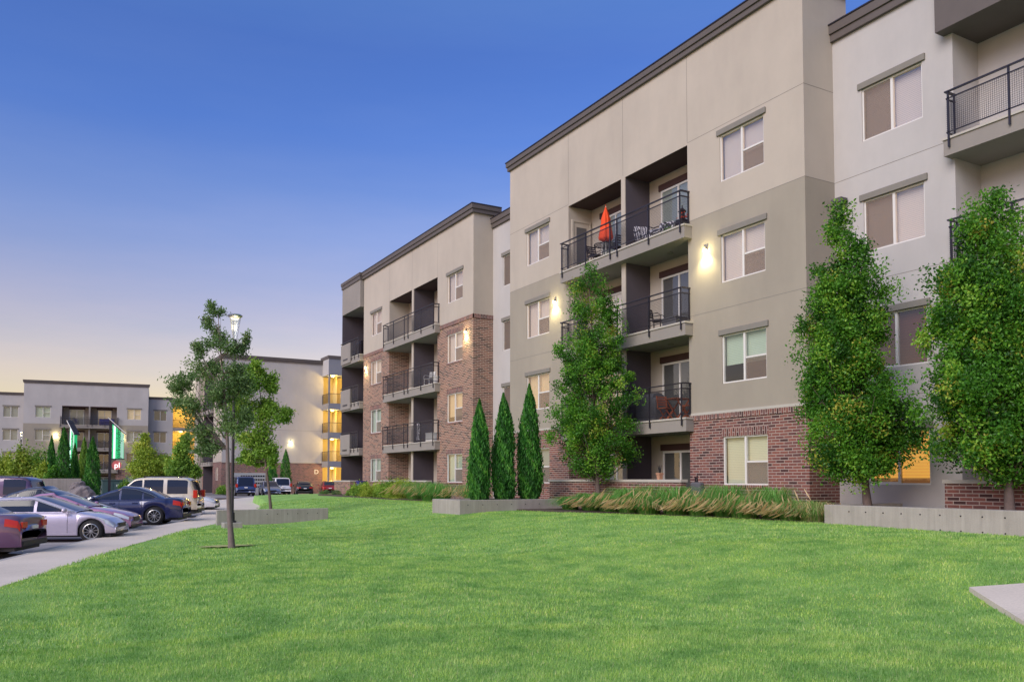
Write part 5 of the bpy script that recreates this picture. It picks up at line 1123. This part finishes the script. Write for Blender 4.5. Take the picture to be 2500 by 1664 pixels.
def table(label, x, y, z, r, h, mat, square=False):
    t = thing('table', label, 'table', (x, y, z))
    if square:
        m = MB()
        for k in range(7): m.box(-r + k * 2 * r / 7, -r + k * 2 * r / 7 + r * .25, -r * .8, r * .8, h - .025, h)
        m.build('tabletop', MAT[mat], t, local=True)
        for s in (-1, 1):
            for d in (-1, 1): MB().bar((-d * r * .75, s * r * .7, 0), (d * r * .75, s * r * .7, h - .03), .035).build('leg', MAT[mat], t, local=True)
    else:
        m = MB().lathe((0, 0, h), [(r * .93, 0), (r, -.005), (r, -.03), (r * .93, -.03), (r * .93, 0)], 26)
        for k in range(9): a = -r * .9 + k * r * .225; w = math.sqrt(max(.01, (r * .94) ** 2 - a * a)); m.box(a - .02, a + .02, -w, w, h - .022, h - .006)
        m.build('tabletop', MAT[mat], t, local=True)
        for k in range(4): a = k * math.pi / 2 + .5; MB().tube([(math.cos(a) * r * .2, math.sin(a) * r * .2, h - .03), (math.cos(a) * r * .35, math.sin(a) * r * .35, .3), (math.cos(a) * r * .85, math.sin(a) * r * .85, .0)], .014, 6).build('leg', MAT[mat], t, local=True)
    return t
z4 = FZ[3]
table('round dark iron table with the orange umbrella, on the top balcony', 18.55, 25.55, z4, .46, .72, 'iron')
t = thing('patio_umbrella', 'closed orange patio umbrella standing through the round iron table', 'umbrella', (18.55, 25.55, z4))
MB().tube([(0, 0, 0), (0, 0, 2.2)], .02, 8).build('pole', MAT['white'], t, local=True); MB().lathe((0, 0, 0), [(.0, .0), (.2, .0), (.2, .05), (.05, .09), (.03, .2)], 14).build('base', MAT['iron'], t, local=True)
m = MB(); prof_ = [(.10, .84), (.235, .92), (.25, 1.0), (.19, 1.35), (.155, 1.62), (.165, 1.68), (.09, 1.95), (.02, 2.17), (.012, 2.26)]
for i, (r_, h_) in enumerate(prof_):
    for k in range(32): a = k * math.pi / 16; q = r_ * (1 + .16 * math.cos(a * 8) * (r_ > .05)); m.v.append((q * math.cos(a), q * math.sin(a), h_))
for i in range(len(prof_) - 1):
    for k in range(32): m.f.append((i * 32 + k, i * 32 + (k + 1) % 32, i * 32 + 32 + (k + 1) % 32, i * 32 + 32 + k))
m.build('canopy', MAT['orange_cloth'], t, smooth_=True, local=True)
chair('dark iron chair left of the round table on the top balcony', 18.5, 26.2, z4, R(-90), 'iron', 'iron chairs at the round table'); chair('dark iron chair right of the round table, in front of the lilac box', 18.55, 24.9, z4, R(90), 'iron', 'iron chairs at the round table')
t = thing('storage_box', 'lilac grey storage box against the balcony partition', 'box', (18.8, 24.35, z4)); MB().box(-.22, .22, -.22, .22, 0, .78).build('bin', MAT['lilac_box'], t, local=True, bevel=.02); MB().box(-.24, .24, -.24, .24, .78, .84).build('lid', MAT['lilac_box'], t, local=True, bevel=.015); MB().box(-.232, -.22, -.12, .12, .2, .62).build('panel', MAT['cover_grey'], t, local=True)
def lounge(label, x, y, z, rz, tall):
    t = thing('lounge_chair', label, 'chair', (x, y, z), rz, 'patterned lounge chairs on the top balcony')
    for a in (-.28, .28):
        for b in (-.26, .26): MB().tube([(a, b, 0), (a * .9, b * .9, .3)], .016, 6).build('leg', MAT['iron'], t, local=True)
    MB().box(-.3, .32, -.3, .3, .28, .44).build('seat_cushion', MAT['zebra'], t, local=True, bevel=.06)
    MB().box(-.08, .08, -.3, .3, 0, tall).xform(Matrix.Translation((-.34, 0, .36)) @ Matrix.Rotation(R(-20), 4, 'Y')).build('back_cushion', MAT['zebra'], t, local=True, bevel=.06)
    for s in (-1, 1): MB().tube([(-.46, s * .33, .75), (-.1, s * .34, .6), (.3, s * .33, .58), (.34, s * .33, .3)], .018, 6).build('armrest', MAT['iron'], t, local=True)
lounge('tall zebra patterned lounge chair beside the dark partition', 18.6, 23.2, z4, R(250), .62); lounge('low zebra patterned lounge chair in the middle of the right balcony bay', 18.55, 22.35, z4, R(200), .5)
bush('flower_pot_plant', 'dry grey patterned plant heap left of the orange flowers', 18.3, 21.65, z4, .3, .3, .42, 'ash_leaf', 700, .07, None, 'plant')
t = thing('lantern', 'black pagoda lantern on a small stand with orange flowers around it', 'lantern', (18.45, 21.1, z4))
MB().box(-.16, .16, -.16, .16, 0, .45).build('stand', MAT['iron'], t, local=True, bevel=.01); MB().lathe((0, 0, .45), [(.11, 0), (.11, .03), (.08, .04), (.08, .26), (.15, .28), (.05, .38), (.02, .40), (.02, .48), (0, .5)], 8).build('housing', MAT['iron'], t, local=True)
m = MB(); rg_ = random.Random(4)
for i in range(26): a, d = rg_.uniform(0, 6.28), rg_.uniform(.1, .2); m.lathe((d * math.cos(a), d * math.sin(a), .46 + rg_.uniform(0, .2)), [(0, -.025), (.03, 0), (0, .025)], 5)
m.build('flowers', MAT['orange_cloth'], t, local=True)
# second floor: wooden set and covered grill
z2 = FZ[1]
chair('reddish wooden folding chair left of the wooden table', 18.5, 22.05, z2, R(-90), 'teak', 'wooden folding chairs', 'wood'); chair('reddish wooden folding chair right of the wooden table at the balcony end', 18.5, 20.85, z2, R(90), 'teak', 'wooden folding chairs', 'wood')
table('reddish wooden folding table between two wooden chairs', 18.5, 21.45, z2, .36, .72, 'teak', True)
def grill(label, x, y, z, mat, group=None):
    t = thing('covered_grill', label, 'grill', (x, y, z), 0, group); MB().box(-.28, .28, -.55, .55, .02, .86).build('cover', MAT[mat], t, local=True, bevel=.05)
    MB().lathe((0, -.42, .84), [(.27, 0), (.26, .1), (.18, .2), (0, .24)], 14, 'z').xform(Matrix.Translation((x, y, z)) @ Matrix.Diagonal((1, 1, 1, 1)) @ Matrix.Translation((-x, -y, -z))) if 0 else None
    m = MB(); 
    for i in range(9):
        a = math.pi * i / 8; m.v += [(.27 * math.cos(a), -.40, .85 + .2 * math.sin(a)), (.27 * math.cos(a), .40, .85 + .2 * math.sin(a))]
    for i in range(8): m.f.append((2 * i, 2 * i + 1, 2 * i + 3, 2 * i + 2))
    m.f += [tuple(range(0, 18, 2)), tuple(range(1, 18, 2))[::-1]]; m.build('hood', MAT[mat], t, local=True)
    return t
grill('grey covered grill in front of the dark partition, second floor balcony', 18.7, 23.1, z2, 'cover_grey')
z3 = FZ[2]
chair('black chair on the third floor balcony, middle of the right bay', 18.5, 22.5, z3, R(-60), 'iron'); t = thing('storage_box', 'low grey box beside the black chair on the third floor balcony', 'box', (18.5, 21.6, z3)); MB().box(-.25, .25, -.35, .35, 0, .34).build('bin', MAT['cover_grey'], t, local=True, bevel=.02); MB().box(-.27, .27, -.37, .37, .34, .39).build('lid', MAT['cover_grey'], t, local=True, bevel=.02)
t = thing('flower_pot', 'small square terracotta pot with a dark plant on the patio wall', 'pot', (17.2, 20.85, 1.58)); MB().lathe((0, 0, 0), [(.0, 0), (.085, 0), (.105, .16), (.125, .16), (.125, .21), (.10, .21), (0, .19)], 4).xform(Matrix.Rotation(R(45), 4, 'Z')).build('pot', MAT['terracotta'], t, local=True)
m = MB()
for k in range(5): a = k * 1.3; m.tube([(0, 0, .18), (.03 * math.cos(a), .03 * math.sin(a), .32), (.06 * math.cos(a), .06 * math.sin(a), .46)], [.018, .016, .003], 5)
m.build('plant', MAT['dark'], t, local=True)
t = thing('camp_chair', 'dark folded camp chair leaning at the end of the patio wall', 'chair', (17.55, 19.5, .55)); MB().box(-.1, .1, -.22, .22, .1, .95).build('fabric', MAT['cover_grey'], t, local=True, bevel=.05); MB().bar((-.12, -.2, 0), (.0, .0, 1.15), .03).bar((-.12, .2, 0), (.0, .05, 1.1), .03).bar((.12, -.1, 0), (0, .1, 1.12), .03).build('frame', MAT['iron'], t, local=True)
# second block
t = thing('towel', 'pale patterned towel hanging over the railing, second block', 'towel', (18.16, 42.6, z2)); m = MB()
for i in range(9):
    for k in range(7): m.v.append((.03 * math.sin(i * 1.7 + k * .4) - .02, -.22 + i * .055, 1.12 - k * .16))
for i in range(8):
    for k in range(6): a = i * 7 + k; m.f.append((a, a + 1, a + 8, a + 7))
m.build('cloth', MAT['zebra'], t, local=True)
t = thing('storage_box', 'white box behind the railing at the right end, second block', 'box', (18.4, 41.3, z2 + .06)); MB().box(-.2, .2, -.45, .45, 0, .42).build('bin', MAT['white'], t, local=True, bevel=.02); MB().box(-.22, .22, -.47, .47, .42, .47).build('lid', MAT['white'], t, local=True, bevel=.015)
chair('pale chair behind the third floor railing, second block', 18.7, 42.4, z3 + .06, R(200), 'white'); t = thing('planter_pot', 'white pot at the right end of the third floor railing, second block', 'pot', (18.35, 40.75, z3 + .06)); MB().lathe((0, 0, 0), [(0, 0), (.15, 0), (.2, .34), (.22, .34), (.22, .4), (.18, .4), (0, .36)], 16).build('pot', MAT['white'], t, local=True); MB().lathe((0, 0, .37), [(0, .01), (.18, 0)], 12).build('soil', MAT['mulch'], t, local=True)
grill('black covered grill on the top small balcony at the far corner', 18.7, 53.6, z4 + .06, 'iron')
t = thing('wheelie_bin', 'dark bin between the short brick wall and the building', 'bin', (18.1, 51.8, .45)); MB().box(-.25, .25, -.27, .27, .05, .95).build('body', MAT['blue_plastic'], t, local=True, bevel=.03); MB().box(-.28, .28, -.3, .3, .95, 1.02).build('lid', MAT['blue_plastic'], t, local=True, bevel=.02)
# far building
p = FB(-.3)(9.9, 9.0, 0); t = thing('covered_sofa', 'dark blue covered sofa on the top balcony of the far building', 'sofa', p, R(-6)); MB().box(-.95, .95, -.35, .35, .05, .62).build('seat', MAT['blue_plastic'], t, local=True, bevel=.06); MB().box(-.95, .95, .2, .38, .6, .95).build('backrest', MAT['blue_plastic'], t, local=True, bevel=.05)
p = FB(-.4)(6.1, 9.0, 0); chair('dark chair on the left half of the far top balcony', *p, R(-60), 'blue_plastic')
